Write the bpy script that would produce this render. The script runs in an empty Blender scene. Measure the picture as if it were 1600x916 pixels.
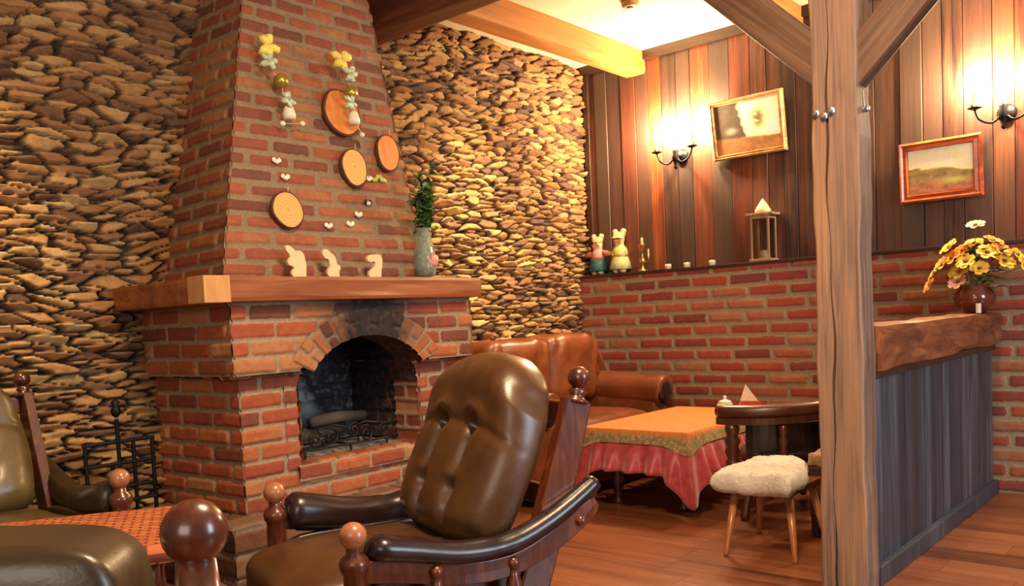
import bpy, bmesh, math, random
import numpy as np
from mathutils import Vector, Matrix
random.seed(7)
PI = math.pi
SC = bpy.context.scene
COL = SC.collection

# ------------------------------------------------------------------ camera
cam_d = bpy.data.cameras.new('camera'); cam = bpy.data.objects.new('camera', cam_d); COL.objects.link(cam)
SC.camera = cam
yaw, pitch, roll = 0.742122, -0.062632, -0.049199
fwd = Vector((math.cos(pitch)*math.cos(yaw), math.cos(pitch)*math.sin(yaw), math.sin(pitch)))
r0 = Vector((math.sin(yaw), -math.cos(yaw), 0)); u0 = r0.cross(fwd)
rt = math.cos(roll)*r0 + math.sin(roll)*u0; up = -math.sin(roll)*r0 + math.cos(roll)*u0
M = Matrix((rt, up, -fwd)).transposed().to_4x4(); M.translation = (0, 0, 1.1)
cam.matrix_world = M
cam_d.sensor_fit = 'HORIZONTAL'; cam_d.sensor_width = 36
cam_d.lens = 1370.9/1600*36
cam_d.shift_x = (800-719.1)/1600; cam_d.shift_y = (587.76-458)/1600
cam_d.clip_start = 0.05

# ------------------------------------------------------------------ world, exposure, big lights
SC.view_settings.view_transform = 'Standard'; SC.view_settings.look = 'None'
SC.view_settings.gamma = 1; SC.view_settings.use_curve_mapping = False
SC.view_settings.exposure = 0.75
W = bpy.data.worlds.new('world'); SC.world = W; W.use_nodes = True
W.node_tree.nodes['Background'].inputs[0].default_value = (1.0, 0.80, 0.62, 1)
W.node_tree.nodes['Background'].inputs[1].default_value = 0.13

def light(name, kind, loc, energy, color, size=0.1, aim=None, size_y=None, spot=None, blend=0.5):
    d = bpy.data.lights.new(name, kind); d.energy = energy; d.color = color
    if kind == 'AREA':
        d.size = size
        if size_y: d.shape = 'RECTANGLE'; d.size_y = size_y
    else: d.shadow_soft_size = size
    if kind == 'SPOT': d.spot_size = spot; d.spot_blend = blend
    o = bpy.data.objects.new(name, d); COL.objects.link(o); o.location = loc
    if aim: o.rotation_euler = (Vector(aim)-Vector(loc)).to_track_quat('-Z', 'Y').to_euler()
    return o
# daylight from the room's windows behind and to the right, then an added warm fill
light('window_daylight', 'AREA', (2.6, -3.2, 1.9), 75, (0.74, 0.87, 1.0), 1.5, (3.0, 2.0, 0.9), 1.9)
light('warm_fill_rear', 'AREA', (-2.4, -0.6, 2.0), 34, (1.0, 0.84, 0.68), 2.0, (3.0, 2.5, 1.0), 1.6)  # added warm fill from behind the camera, not a window
# warm ceiling lamps over the room
light('ceiling_lamp_light', 'AREA', (1.6, 0.9, 2.9), 62, (1.0, 0.68, 0.40), 0.45, (1.9, 1.4, 0))
# spots washing the stone wall
light('stone_wall_spot', 'SPOT', (4.05, 3.05, 2.9), 240, (1.0, 0.80, 0.38), 0.05, (4.45, 3.83, 1.50), spot=0.95, blend=1.0)
light('stone_wall_spot', 'SPOT', (0.75, 2.95, 2.9), 220, (1.0, 0.80, 0.38), 0.05, (1.0, 3.83, 1.75), spot=0.95, blend=1.0)

# ------------------------------------------------------------------ node helpers
class NT:
    def __init__(s, name):
        s.m = bpy.data.materials.new(name); s.m.use_nodes = True
        s.t = s.m.node_tree; s.n = s.t.nodes; s.l = s.t.links
        s.b = s.n['Principled BSDF']
    def node(s, ty, **kw):
        n = s.n.new(ty)
        for k, v in kw.items():
            if k[0] == '_': n.inputs[int(k[1:])].default_value = v
            else: setattr(n, k, v)
        return n
    def link(s, a, b): s.l.new(a, b)
    def ramp(s, fac, cols, interp='LINEAR'):
        n = s.n.new('ShaderNodeValToRGB'); n.color_ramp.interpolation = interp
        e = n.color_ramp.elements
        while len(e) < len(cols): e.new(0.5)
        for i, (p, c) in enumerate(cols): e[i].position = p; e[i].color = (*c, 1)
        if fac is not None: s.link(fac, n.inputs[0])
        return n.outputs[0]
    def attr(s, name): return s.node('ShaderNodeAttribute', attribute_name=name)
    def noise(s, scale, detail=4, rough=0.55, vec=None, dist=0):
        n = s.n.new('ShaderNodeTexNoise'); n.inputs['Scale'].default_value = scale
        n.inputs['Detail'].default_value = detail; n.inputs['Roughness'].default_value = rough
        n.inputs['Distortion'].default_value = dist
        if vec is not None: s.link(vec, n.inputs['Vector'])
        return n.outputs['Fac']
    def mix(s, fac, a, b, mode='MIX'):
        n = s.n.new('ShaderNodeMix'); n.data_type = 'RGBA'; n.blend_type = mode
        for i, v in ((0, fac), (6, a), (7, b)):
            if isinstance(v, (int, float)): n.inputs[i].default_value = v
            elif isinstance(v, tuple): n.inputs[i].default_value = (*v, 1)
            else: s.link(v, n.inputs[i])
        return n.outputs[2]
    def math(s, op, a, b=0.0):
        n = s.n.new('ShaderNodeMath'); n.operation = op
        for i, v in ((0, a), (1, b)):
            if isinstance(v, (int, float)): n.inputs[i].default_value = v
            else: s.link(v, n.inputs[i])
        return n.outputs[0]
    def coord(s, scale=(1, 1, 1), shift=None):
        tc = s.n.new('ShaderNodeTexCoord'); mp = s.n.new('ShaderNodeMapping')
        mp.inputs['Scale'].default_value = scale; s.link(tc.outputs['Object'], mp.inputs['Vector'])
        if shift is not None:
            c = s.n.new('ShaderNodeCombineXYZ')
            for i in range(3): s.link(s.math('MULTIPLY', shift, 7.3+5*i), c.inputs[i])
            s.link(c.outputs[0], mp.inputs['Location'])
        return mp.outputs[0]
    def bump(s, h, strength=0.3, dist=0.01):
        n = s.n.new('ShaderNodeBump'); n.inputs['Strength'].default_value = strength
        n.inputs['Distance'].default_value = dist; s.link(h, n.inputs['Height']); s.link(n.outputs[0], s.b.inputs['Normal'])
    def col(s, c):
        if isinstance(c, tuple): s.b.inputs['Base Color'].default_value = (*c, 1)
        else: s.link(c, s.b.inputs['Base Color'])
    def rough(s, r):
        if isinstance(r, (int, float)): s.b.inputs['Roughness'].default_value = r
        else: s.link(r, s.b.inputs['Roughness'])

def plain(name, c, rough=0.6, metal=0, var=0.25, vscale=30, bump=0.0, coat=0):
    t = NT(name); n = t.noise(vscale, 3, vec=t.coord())
    t.col(t.ramp(n, [(0.3, tuple(x*(1-var) for x in c)), (0.7, tuple(min(1, x*(1+var)) for x in c))]))
    t.rough(rough); t.b.inputs['Metallic'].default_value = metal; t.b.inputs['Coat Weight'].default_value = coat
    if bump: t.bump(n, bump, 0.003)
    return t.m

def wood(name, stops, axis=2, rough=0.5, rnd=False, fine=26, long=1.3, bump=0.25, knots=True, coat=0.0, tint=((1.2, 0.75, 0.55), 0.3, (0.2, 0.1, 0.05), 0.0)):
    t = NT(name); sc = [fine]*3; sc[axis] = long
    sh = t.attr('rnd').outputs['Fac'] if rnd else None
    v = t.coord(tuple(sc), sh)
    n = t.noise(1.0, 6, 0.62, v, 1.2)
    sc2 = [6]*3; sc2[axis] = 1.1
    n2 = t.noise(1.0, 3, 0.5, t.coord(tuple(sc2), sh), 0.5)
    f = t.math('ADD', t.math('MULTIPLY', n, 0.6), t.math('MULTIPLY', n2, 0.4))
    f = t.math('ADD', t.math('MULTIPLY', t.math('SUBTRACT', f, 0.5), 1.7), 0.5)
    if rnd:
        f = t.math('ADD', t.math('MULTIPLY', f, 0.85), t.math('MULTIPLY', t.math('SUBTRACT', t.attr('rnd').outputs['Fac'], 0.35), 0.28))
    c = t.ramp(f, stops)
    if rnd:
        h = t.math('FRACT', t.math('MULTIPLY', t.attr('rnd').outputs['Fac'], 9.37))
        c = t.mix(t.math('MULTIPLY', h, tint[1]), c, t.mix(1.0, c, tint[0], 'MULTIPLY'))
        h2 = t.math('FRACT', t.math('MULTIPLY', t.attr('rnd').outputs['Fac'], 23.7))
        c = t.mix(t.math('MULTIPLY', h2, tint[3]), c, tint[2])
    t.col(c); t.rough(rough); t.bump(n, bump, 0.004)
    t.b.inputs['Coat Weight'].default_value = coat; t.b.inputs['Coat Roughness'].default_value = 0.15
    return t.m

def brick_mat(name, mortar, stops, soot=False, rough=0.8, mort2=None):
    t = NT(name)
    r = t.attr('rnd').outputs['Fac']; m = t.attr('mort').outputs['Fac']
    v = t.coord()
    n = t.noise(28, 5, 0.6, v); n2 = t.noise(90, 4, 0.6, v)
    f = t.math('ADD', r, t.math('MULTIPLY', t.math('SUBTRACT', n, 0.5), 0.75))
    c = t.ramp(f, stops)
    c = t.mix(t.math('MULTIPLY', n2, 0.35), c, tuple(x*0.6 for x in stops[1][1]))
    mc = t.ramp(n2, [(0.3, tuple(x*0.65 for x in mortar)), (0.7, mort2 or mortar)])
    ms = t.math('ADD', m, t.math('MULTIPLY', t.math('SUBTRACT', n, 0.56), 0.9))
    ms = t.ramp(ms, [(0.35, (0, 0, 0)), (0.6, (1, 1, 1))])
    c = t.mix(ms, c, mc)
    if soot:
        s = t.attr('soot').outputs['Fac']
        c = t.mix(t.math('MINIMUM', t.math('ADD', s, t.math('MULTIPLY', t.math('SUBTRACT', n, 0.5), t.math('MULTIPLY', s, 1.5))), 1.0), c, (0.012, 0.010, 0.012))
    t.col(c); t.rough(rough); t.bump(n2, 0.5, 0.004)
    return t.m

# ------------------------------------------------------------------ object helpers
def tag(o, label=None, cat=None, group=None, kind=None):
    if label: o['label'] = label
    if cat: o['category'] = cat
    if group: o['group'] = group
    if kind: o['kind'] = kind
    return o
def thing(name, label, cat, loc=(0, 0, 0), rz=0, group=None, scale=1):
    o = bpy.data.objects.new(name, None); COL.objects.link(o); o.empty_display_size = 0.05
    o.location = loc; o.rotation_euler = (0, 0, rz); o.scale = (scale,)*3
    return tag(o, label, cat, group)
def link(name, me, mat, parent=None, world=False, smooth=False, bevel=0, subsurf=0, auto=False):
    if mat and not me.materials: me.materials.append(mat)
    if smooth:
        for p in me.polygons: p.use_smooth = True
    o = bpy.data.objects.new(name, me); COL.objects.link(o)
    if parent:
        o.parent = parent
        if world: o.matrix_parent_inverse = Matrix.Translation(parent.location).inverted()
    if bevel:
        b = o.modifiers.new('b', 'BEVEL'); b.width = bevel; b.segments = 2; b.limit_method = 'ANGLE'; b.angle_limit = 0.6
        b.harden_normals = False
    if subsurf:
        s = o.modifiers.new('s', 'SUBSURF'); s.levels = subsurf; s.render_levels = subsurf
    return o
class MB:
    def __init__(s): s.v = []; s.f = []; s.a = []; s.cur = 0.5
    def add(s, vs, fs, rnd=None):
        k = len(s.v); s.v += [tuple(p) for p in vs]; s.f += [tuple(i+k for i in f) for f in fs]
        s.a += [s.cur if rnd is None else rnd]*len(vs); return s
    def box(s, lo, hi, rnd=None, mat=None):
        (a, b, c), (d, e, f) = lo, hi
        vs = [Vector(p) for p in ((a,b,c),(d,b,c),(d,e,c),(a,e,c),(a,b,f),(d,b,f),(d,e,f),(a,e,f))]
        if mat is not None: vs = [mat@p for p in vs]
        return s.add(vs, [(0,3,2,1),(4,5,6,7),(0,1,5,4),(1,2,6,5),(2,3,7,6),(3,0,4,7)], rnd)
    def lathe(s, prof, c=(0,0,0), n=24, rnd=None, mat=None):
        vs = []; fs = []
        for r, z in prof:
            for i in range(n):
                a = 2*PI*i/n; p = Vector((r*math.cos(a), r*math.sin(a), z))
                if mat is not None: p = mat@p
                vs.append(p+Vector(c))
        for j in range(len(prof)-1):
            for i in range(n):
                k = (i+1) % n; fs.append((j*n+i, j*n+k, (j+1)*n+k, (j+1)*n+i))
        fs.append(tuple(range(n-1, -1, -1))); fs.append(tuple((len(prof)-1)*n+i for i in range(n)))
        return s.add(vs, fs, rnd)
    def turn(s, p0, p1, prof, n=20):
        """lathe profile (r, t in 0..1) between two points"""
        p0 = Vector(p0); p1 = Vector(p1); d = p1-p0
        q = Vector((0,0,1)).rotation_difference(d.normalized()).to_matrix().to_4x4()
        return s.lathe([(r, t*d.length) for r, t in prof], p0, n, mat=q)
    def tube(s, pts, rad, n=10, sec=None, upv=None, cap=True):
        pts = [Vector(p) for p in pts]; m = len(pts)
        rad = rad if isinstance(rad, (list, tuple)) else [rad]*m
        vs = []; fs = []; prev = None
        for i, p in enumerate(pts):
            t = (pts[min(i+1, m-1)]-pts[max(i-1, 0)]).normalized()
            if upv is not None: a = Vector(upv); a = (a-t*a.dot(t)).normalized()
            else:
                a = prev if prev is not None else (Vector((0,0,1)) if abs(t.z) < 0.9 else Vector((1,0,0)))
                a = (a-t*a.dot(t)).normalized()
            prev = a; b = t.cross(a)
            if sec: ring = [(x*rad[i], y*rad[i]) for x, y in sec]
            else: ring = [(math.cos(2*PI*k/n)*rad[i], math.sin(2*PI*k/n)*rad[i]) for k in range(n)]
            for x, y in ring: vs.append(p+b*x+a*y)
        n2 = len(sec) if sec else n
        for i in range(m-1):
            for k in range(n2):
                q = (k+1) % n2; fs.append((i*n2+k, i*n2+q, (i+1)*n2+q, (i+1)*n2+k))
        if cap: fs.append(tuple(range(n2-1, -1, -1))); fs.append(tuple((m-1)*n2+k for k in range(n2)))
        return s.add(vs, fs)
    def ball(s, c, r, n=16, sc=(1,1,1), mat=None):
        prof = [(r*math.sin(PI*j/10), -r*math.cos(PI*j/10)) for j in range(1, 10)]
        mm = Matrix.Diagonal((*sc, 1))
        if mat is not None: mm = mat@mm
        vs = []; fs = []
        for rr, z in prof:
            for i in range(n): vs.append(mm@Vector((rr*math.cos(2*PI*i/n), rr*math.sin(2*PI*i/n), z))+Vector(c))
        b = len(vs); vs.append(mm@Vector((0,0,-r))+Vector(c)); vs.append(mm@Vector((0,0,r))+Vector(c))
        for j in range(8):
            for i in range(n): k = (i+1) % n; fs.append((j*n+i, j*n+k, (j+1)*n+k, (j+1)*n+i))
        for i in range(n): k = (i+1) % n; fs.append((b, k, i)); fs.append((b+1, 8*n+i, 8*n+k))
        return s.add(vs, fs)
    def prism(s, outline, to3, d):
        """outline 2D list, to3(x,y)->Vector, extruded by vector d"""
        n = len(outline); a = [to3(x, y) for x, y in outline]; b = [p+Vector(d) for p in a]
        return s.add(a+b, [tuple(range(n)), tuple(range(2*n-1, n-1, -1))]+[(i, i+n, (i+1) % n+n, (i+1) % n) for i in range(n)])
    def mesh(s, name='m'):
        me = bpy.data.meshes.new(name); me.from_pydata(s.v, [], s.f)
        bm = bmesh.new(); bm.from_mesh(me); bmesh.ops.recalc_face_normals(bm, faces=bm.faces); bm.to_mesh(me); bm.free()
        at = me.attributes.new('rnd', 'FLOAT', 'POINT'); at.data.foreach_set('value', s.a)
        return me
    def build(s, name, mat, parent=None, **kw): return link(name, s.mesh(name), mat, parent, **kw)

# ---- numpy noise
def hsh(i, j, s):
    x = np.sin(i*127.1+j*311.7+s*74.7)*43758.5453
    return x-np.floor(x)
def vn(x, y, s=0):
    i = np.floor(x); j = np.floor(y); f = x-i; g = y-j
    f = f*f*(3-2*f); g = g*g*(3-2*g)
    return (hsh(i, j, s)*(1-f)+hsh(i+1, j, s)*f)*(1-g)+(hsh(i, j+1, s)*(1-f)+hsh(i+1, j+1, s)*f)*g
def fbm(x, y, s=0, o=3):
    r = 0; a = 0.5
    for k in range(o): r = r+a*vn(x*2**k, y*2**k, s+k); a *= 0.5
    return r
def sst(a, b, x):
    t = np.clip((x-a)/(b-a), 0, 1); return t*t*(3-2*t)
def grid_mesh(name, P, attrs, keep=None, flip=False):
    nu, nv = P.shape[:2]
    idx = np.arange(nu*nv).reshape(nu, nv)
    q = np.stack([idx[:-1, :-1], idx[1:, :-1], idx[1:, 1:], idx[:-1, 1:]], -1).reshape(-1, 4)
    if flip: q = q[:, ::-1]
    if keep is not None:
        k = (keep[:-1, :-1] & keep[1:, :-1] & keep[1:, 1:] & keep[:-1, 1:]).reshape(-1); q = q[k]
        used = np.unique(q); rm = np.full(nu*nv, -1); rm[used] = np.arange(len(used)); q = rm[q]
    else: used = np.arange(nu*nv)
    V = P.reshape(-1, 3)[used]
    me = bpy.data.meshes.new(name)
    me.vertices.add(len(V)); me.vertices.foreach_set('co', V.astype(np.float32).ravel())
    me.loops.add(q.size); me.loops.foreach_set('vertex_index', q.astype(np.int32).ravel())
    me.polygons.add(len(q)); me.polygons.foreach_set('loop_start', np.arange(0, q.size, 4, dtype=np.int32))
    me.polygons.foreach_set('use_smooth', np.ones(len(q), dtype=bool))
    me.update(calc_edges=True); me.validate()
    for k, a in attrs.items():
        at = me.attributes.new(k, 'FLOAT', 'POINT'); at.data.foreach_set('value', a.reshape(-1)[used].astype(np.float32))
    return me
def bricks(u, v, L, H, m, seed, wob=0.004):
    u = u+(fbm(u*9, v*9, seed)-0.45)*wob*2; v = v+(fbm(u*4+7, v*9, seed+5)-0.45)*wob*2.5
    row = np.floor(v/H); uo = u+row % 2*L*0.5+hsh(row, 0*row, seed)*L*0.16
    cl = np.floor(uo/L)
    ws = (hsh(cl, row, seed+3)-0.5)*0.006
    du = np.minimum(uo-cl*L, (cl+1)*L-uo)-m/2+ws; dv = np.minimum(v-row*H, (row+1)*H-v)-m/2+ws*0.5
    d = np.minimum(du, dv)
    # rounded corners
    k = 0.012; cx = np.maximum(k-du, 0); cy = np.maximum(k-dv, 0); d = np.where((cx > 0) & (cy > 0), k-np.sqrt(cx*cx+cy*cy), d)
    d = d+(fbm(u*60, v*60, seed+9, 2)-0.4)*0.006
    return d, hsh(cl, row, seed+11), cl, row
def brick_panel(name, pos, nrm, U, V, mat, parent=None, L=0.23, H=0.075, m=0.016, seed=1, step=0.007, depth=0.009,
                mask=None, soot=None, u0=0.0, v0=0.0, flip=False, edge=True):
    """pos(u, v)->(x, y, z) arrays in metres on the panel, nrm = outward unit normal"""
    nu = max(3, int(U/step)+1); nv = max(3, int(V/step)+1)
    u, v = np.meshgrid(np.linspace(0, U, nu), np.linspace(0, V, nv), indexing='ij')
    d, r, cl, row = bricks(u+u0, v+v0, L, H, m, seed)
    h = sst(-0.002, 0.007, d)*depth*(0.8+0.7*r)+(fbm(u*22, v*22, seed+2)-0.45)*0.006+(hsh(cl, row, seed+20)-0.5)*0.005*sst(0, 0.01, d)
    h = h*sst(-1, 0, 0)  # no-op keeps dtype
    x, y, z = pos(u, v)
    n = nrm if not callable(nrm) else nrm(u, v)
    P = np.stack([x+n[0]*h, y+n[1]*h, z+n[2]*h], -1)
    at = {'rnd': r, 'mort': 1-sst(-0.001, 0.004, d)}
    if soot is not None: at['soot'] = np.clip(soot(x, y, z), 0, 1)
    keep = None if mask is None else mask(x, y, z)
    me = grid_mesh(name, P, at, keep, flip)
    return link(name, me, mat, parent, world=True)
def bil(p00, p10, p01, p11, U, V):
    p00, p10, p01, p11 = [np.array(p, float) for p in (p00, p10, p01, p11)]
    def f(u, v):
        s = (u/U)[..., None]; t = (v/V)[..., None]
        p = p00*(1-s)*(1-t)+p10*s*(1-t)+p01*(1-s)*t+p11*s*t
        return p[..., 0], p[..., 1], p[..., 2]
    n = np.cross(p10-p00, p01-p00); n = n/np.linalg.norm(n)
    return f, n

# ------------------------------------------------------------------ materials
BR_ST = [(0.0, (0.14, 0.045, 0.025)), (0.22, (0.25, 0.06, 0.028)), (0.5, (0.36, 0.075, 0.028)), (0.75, (0.44, 0.13, 0.04)), (1.0, (0.46, 0.22, 0.09))]
BR_H = [(0.0, (0.12, 0.045, 0.028)), (0.25, (0.20, 0.060, 0.030)), (0.5, (0.27, 0.065, 0.03)), (0.75, (0.34, 0.10, 0.035)), (1.0, (0.36, 0.18, 0.075))]
M_brick = brick_mat('fireplace_brick', (0.38, 0.27, 0.17), BR_ST, soot=True)
M_brickh = brick_mat('hood_brick', (0.28, 0.19, 0.11), BR_H, soot=True)
M_brickw = brick_mat('half_wall_brick', (0.36, 0.28, 0.17), [(0.0, (0.17, 0.05, 0.04)), (0.3, (0.28, 0.055, 0.035)), (0.6, (0.36, 0.065, 0.035)), (1.0, (0.36, 0.17, 0.09))])
M_brickd = brick_mat('sooty_brick', (0.16, 0.18, 0.19), [(0.0, (0.14, 0.17, 0.19)), (0.5, (0.36, 0.42, 0.46)), (1.0, (0.55, 0.62, 0.66))], soot=True, mort2=(0.3, 0.33, 0.35))
M_brickt = brick_mat('hearth_brick', (0.22, 0.17, 0.12), [(0.0, (0.06, 0.03, 0.02)), (0.5, (0.17, 0.075, 0.04)), (1.0, (0.26, 0.15, 0.09))])
def stone_mat():
    t = NT('dry_stone'); r = t.attr('rnd').outputs['Fac']; m = t.attr('mort').outputs['Fac']; v = t.coord()
    n = t.noise(16, 5, 0.6, v); n2 = t.noise(70, 5, 0.65, v)
    f = t.math('ADD', t.math('MULTIPLY', r, 0.9), t.math('MULTIPLY', t.math('SUBTRACT', n, 0.45), 0.35))
    c = t.ramp(f, [(0.0, (0.06, 0.03, 0.02)), (0.2, (0.20, 0.09, 0.035)), (0.42, (0.36, 0.17, 0.055)), (0.65, (0.46, 0.25, 0.085)), (0.85, (0.52, 0.34, 0.13)), (1.0, (0.30, 0.24, 0.17))])
    c = t.mix(t.math('MULTIPLY', n2, 0.55), c, (0.10, 0.05, 0.025))
    c = t.mix(m, c, (0.018, 0.008, 0.005))
    t.col(c); t.rough(0.8); t.bump(n2, 0.6, 0.006); return t.m
M_stone = stone_mat()
M_plank = wood('dark_stained_planks', [(0.22, (0.018, 0.008, 0.008)), (0.36, (0.07, 0.028, 0.018)), (0.5, (0.125, 0.052, 0.026)), (0.6, (0.17, 0.058, 0.020)), (0.82, (0.30, 0.155, 0.065))], 2, 0.45, rnd=True, fine=38, tint=((1.5, 0.55, 0.32), 0.9, (0.055, 0.040, 0.034), 0.85))
M_barpl = wood('grey_bar_planks', [(0.2, (0.008, 0.008, 0.012)), (0.38, (0.03, 0.032, 0.036)), (0.50, (0.055, 0.045, 0.06)), (0.60, (0.085, 0.11, 0.115)), (0.8, (0.26, 0.25, 0.24))], 2, 0.5, rnd=True, fine=34, tint=((1.2, 0.7, 1.1), 0.5, (0.045, 0.085, 0.10), 0.5))
M_floor = wood('floor_boards', [(0.15, (0.07, 0.024, 0.012)), (0.4, (0.19, 0.068, 0.03)), (0.65, (0.30, 0.11, 0.045)), (0.95, (0.42, 0.19, 0.09))], 1, 0.30, rnd=True, fine=22, long=1.0, bump=0.06)
M_post = wood('weathered_timber', [(0.12, (0.06, 0.03, 0.02)), (0.36, (0.19, 0.11, 0.075)), (0.5, (0.27, 0.17, 0.12)), (0.62, (0.36, 0.19, 0.10)), (0.85, (0.50, 0.34, 0.20))], 2, 0.65, fine=36, bump=0.5)
M_brace = wood('brace_timber', [(0.2, (0.035, 0.016, 0.010)), (0.45, (0.12, 0.058, 0.032)), (0.85, (0.27, 0.14, 0.07))], 0, 0.6, fine=26, long=1.5, bump=0.4)
M_beam = wood('honey_beam', [(0.2, (0.16, 0.055, 0.016)), (0.45, (0.42, 0.17, 0.04)), (0.8, (0.54, 0.235, 0.055))], 0, 0.55, fine=18)
M_beamd = wood('dark_beam', [(0.2, (0.035, 0.010, 0.006)), (0.5, (0.10, 0.028, 0.012)), (0.85, (0.20, 0.07, 0.03))], 1, 0.5, fine=18)
M_mantel = wood('mantel_timber', [(0.2, (0.10, 0.025, 0.010)), (0.5, (0.26, 0.075, 0.022)), (0.85, (0.40, 0.15, 0.05))], 0, 0.42, fine=18)
M_endgrain = wood('pale_end_grain', [(0.2, (0.45, 0.20, 0.06)), (0.8, (0.66, 0.36, 0.13))], 2, 0.6, fine=30, long=8)
M_counter = wood('rough_counter_timber', [(0.15, (0.06, 0.016, 0.008)), (0.45, (0.19, 0.055, 0.022)), (0.85, (0.44, 0.17, 0.06))], 0, 0.45, fine=20, long=4, bump=0.5)
M_ledge = wood('ledge_board', [(0.3, (0.02, 0.009, 0.006)), (0.8, (0.07, 0.03, 0.016))], 1, 0.4)
M_chairw = wood('chair_mahogany', [(0.2, (0.022, 0.005, 0.003)), (0.5, (0.095, 0.020, 0.007)), (0.85, (0.20, 0.055, 0.016))], 2, 0.28, fine=40, long=6, bump=0.05, coat=0.5)
M_ballw = wood('ball_maple', [(0.2, (0.26, 0.08, 0.03)), (0.8, (0.48, 0.20, 0.09))], 2, 0.3, fine=40, long=10, bump=0.05, coat=0.4)
M_ceil = plain('ceiling_plaster', (0.80, 0.72, 0.56), 0.85, var=0.04, vscale=6)
M_iron = plain('black_iron', (0.012, 0.012, 0.013), 0.45, 0.6)
M_brass = plain('aged_brass', (0.45, 0.30, 0.09), 0.35, 0.9)
M_steel = plain('bolt_steel', (0.5, 0.5, 0.5), 0.3, 0.9)
def leather(name, c1, c2, rough=0.36, coat=0.2):
    t = NT(name); v = t.coord(); n = t.noise(7, 4, 0.6, v)
    t.col(t.ramp(n, [(0.3, c1), (0.7, c2)]))
    vo = t.n.new('ShaderNodeTexVoronoi'); vo.inputs['Scale'].default_value = 260; t.link(v, vo.inputs['Vector'])
    wr = t.noise(24, 5, 0.65, v, 0.8)
    t.bump(t.math('ADD', t.math('MULTIPLY', vo.outputs['Distance'], 0.12), wr), 0.13, 0.006)
    t.rough(t.math('ADD', t.math('MULTIPLY', n, 0.2), rough-0.1)); t.b.inputs['Coat Weight'].default_value = coat
    t.b.inputs['Coat Roughness'].default_value = 0.25
    return t.m
M_leath = leather('brown_leather', (0.052, 0.020, 0.007), (0.090, 0.040, 0.013), 0.34, 0.15)
M_leathd = leather('dark_oxblood_leather', (0.010, 0.004, 0.005), (0.022, 0.009, 0.010), 0.3, 0.3)
M_leatho = leather('olive_brown_leather', (0.028, 0.017, 0.007), (0.060, 0.038, 0.014), 0.36, 0.15)
M_leathr = leather('red_brown_leather', (0.045, 0.012, 0.007), (0.10, 0.028, 0.015), 0.34, 0.3)
M_leathl = leather('olive_leather', (0.085, 0.055, 0.018), (0.16, 0.11, 0.035), 0.36, 0.2)
M_leaths = leather('tan_sofa_leather', (0.11, 0.026, 0.008), (0.22, 0.060, 0.016), 0.4)

# ------------------------------------------------------------------ floor, ceiling
XW, YW, ZC = 5.7, 3.83, 2.96
fm = MB(); x = -3.0
while x < 5.7:
    w = 0.19; y = -3.4+random.random()*-1.2
    while y < YW:
        l = 1.25; fm.box((x, max(y, -3.4), -0.03), (min(x+w-0.0015, 5.7), min(y+l-0.0015, YW), 0), rnd=random.random()); y += l
    x += w
tag(fm.build('floor', M_floor), kind='structure')
tag(MB().box((-3, -3.4, ZC), (5.9, YW+0.15, ZC+0.1)).build('ceiling', M_ceil), kind='structure')

# ------------------------------------------------------------------ stone wall (heightfield of ledge stones)
def stone_panel(x0, x1, z0, z1, y, seed=3, step=0.0072):
    nu = int((x1-x0)/step); nv = int((z1-z0)/step)
    U, V = np.meshgrid(np.linspace(x0, x1, nu), np.linspace(z0, z1, nv), indexing='ij')
    u = U+(fbm(U*3, V*5, seed)-0.45)*0.10; v = V+(fbm(U*2.2, V*2.5, seed+4, 2)-0.4)*0.13
    cw, ch = 0.145, 0.035
    gu, gv = u/cw, v/ch; i0 = np.floor(gu); j0 = np.floor(gv)
    F1 = np.full(U.shape, 9.); F2 = F1.copy(); ID = np.zeros(U.shape); AX = np.zeros(U.shape); AY = np.zeros(U.shape)
    for dj in (-2, -1, 0, 1, 2):
        for di in (-2, -1, 0, 1, 2):
            i = i0+di; j = j0+dj
            px = i+0.5*(j % 2)+hsh(i, j, seed)*0.85; py = j+0.5+(hsh(i, j, seed+1)-0.5)*0.85
            wt = 0.65+0.7*hsh(i, j, seed+2)
            dx = np.abs(gu-px)*0.95; dy = np.abs(gv-py)
            d = np.sqrt(dx*dx+dy*dy)/wt
            near = d < F1
            F2 = np.where(near, F1, np.minimum(F2, d)); ID = np.where(near, hsh(i, j, seed+7), ID)
            AX = np.where(near, gu-px, AX); AY = np.where(near, gv-py, AY); F1 = np.where(near, d, F1)
    e = F2-F1+(fbm(U*22, V*40, seed+8, 2)-0.4)*0.03
    h2 = hsh(np.floor(ID*997), 0*ID, 5); h3 = hsh(np.floor(ID*991), 0*ID, 6)
    H = sst(0.03, 0.17, e)*(0.026+0.040*h2)+sst(0.05, 0.5, e)*0.004
    H += sst(0.02, 0.2, e)*((h3-0.35)*0.055*AY+(h2-0.5)*0.03*AX)+(fbm(U*30, V*45, seed+12)-0.45)*0.012*sst(0.05, 0.2, e)
    H = np.maximum(H, 0.0)
    P = np.stack([U, y-H+0.02, V], -1)
    rnd = hsh(np.floor(ID*983), 0*ID, 9)
    rnd = rnd*0.95+(fbm(U*40, V*60, seed+15, 2)-0.4)*0.14
    return grid_mesh('wall_back', P, {'rnd': rnd, 'mort': 1-sst(0.05, 0.20, e)})
tag(link('wall_back', stone_panel(-0.6, 5.7, 0.0, ZC, YW), M_stone), kind='structure')

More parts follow.
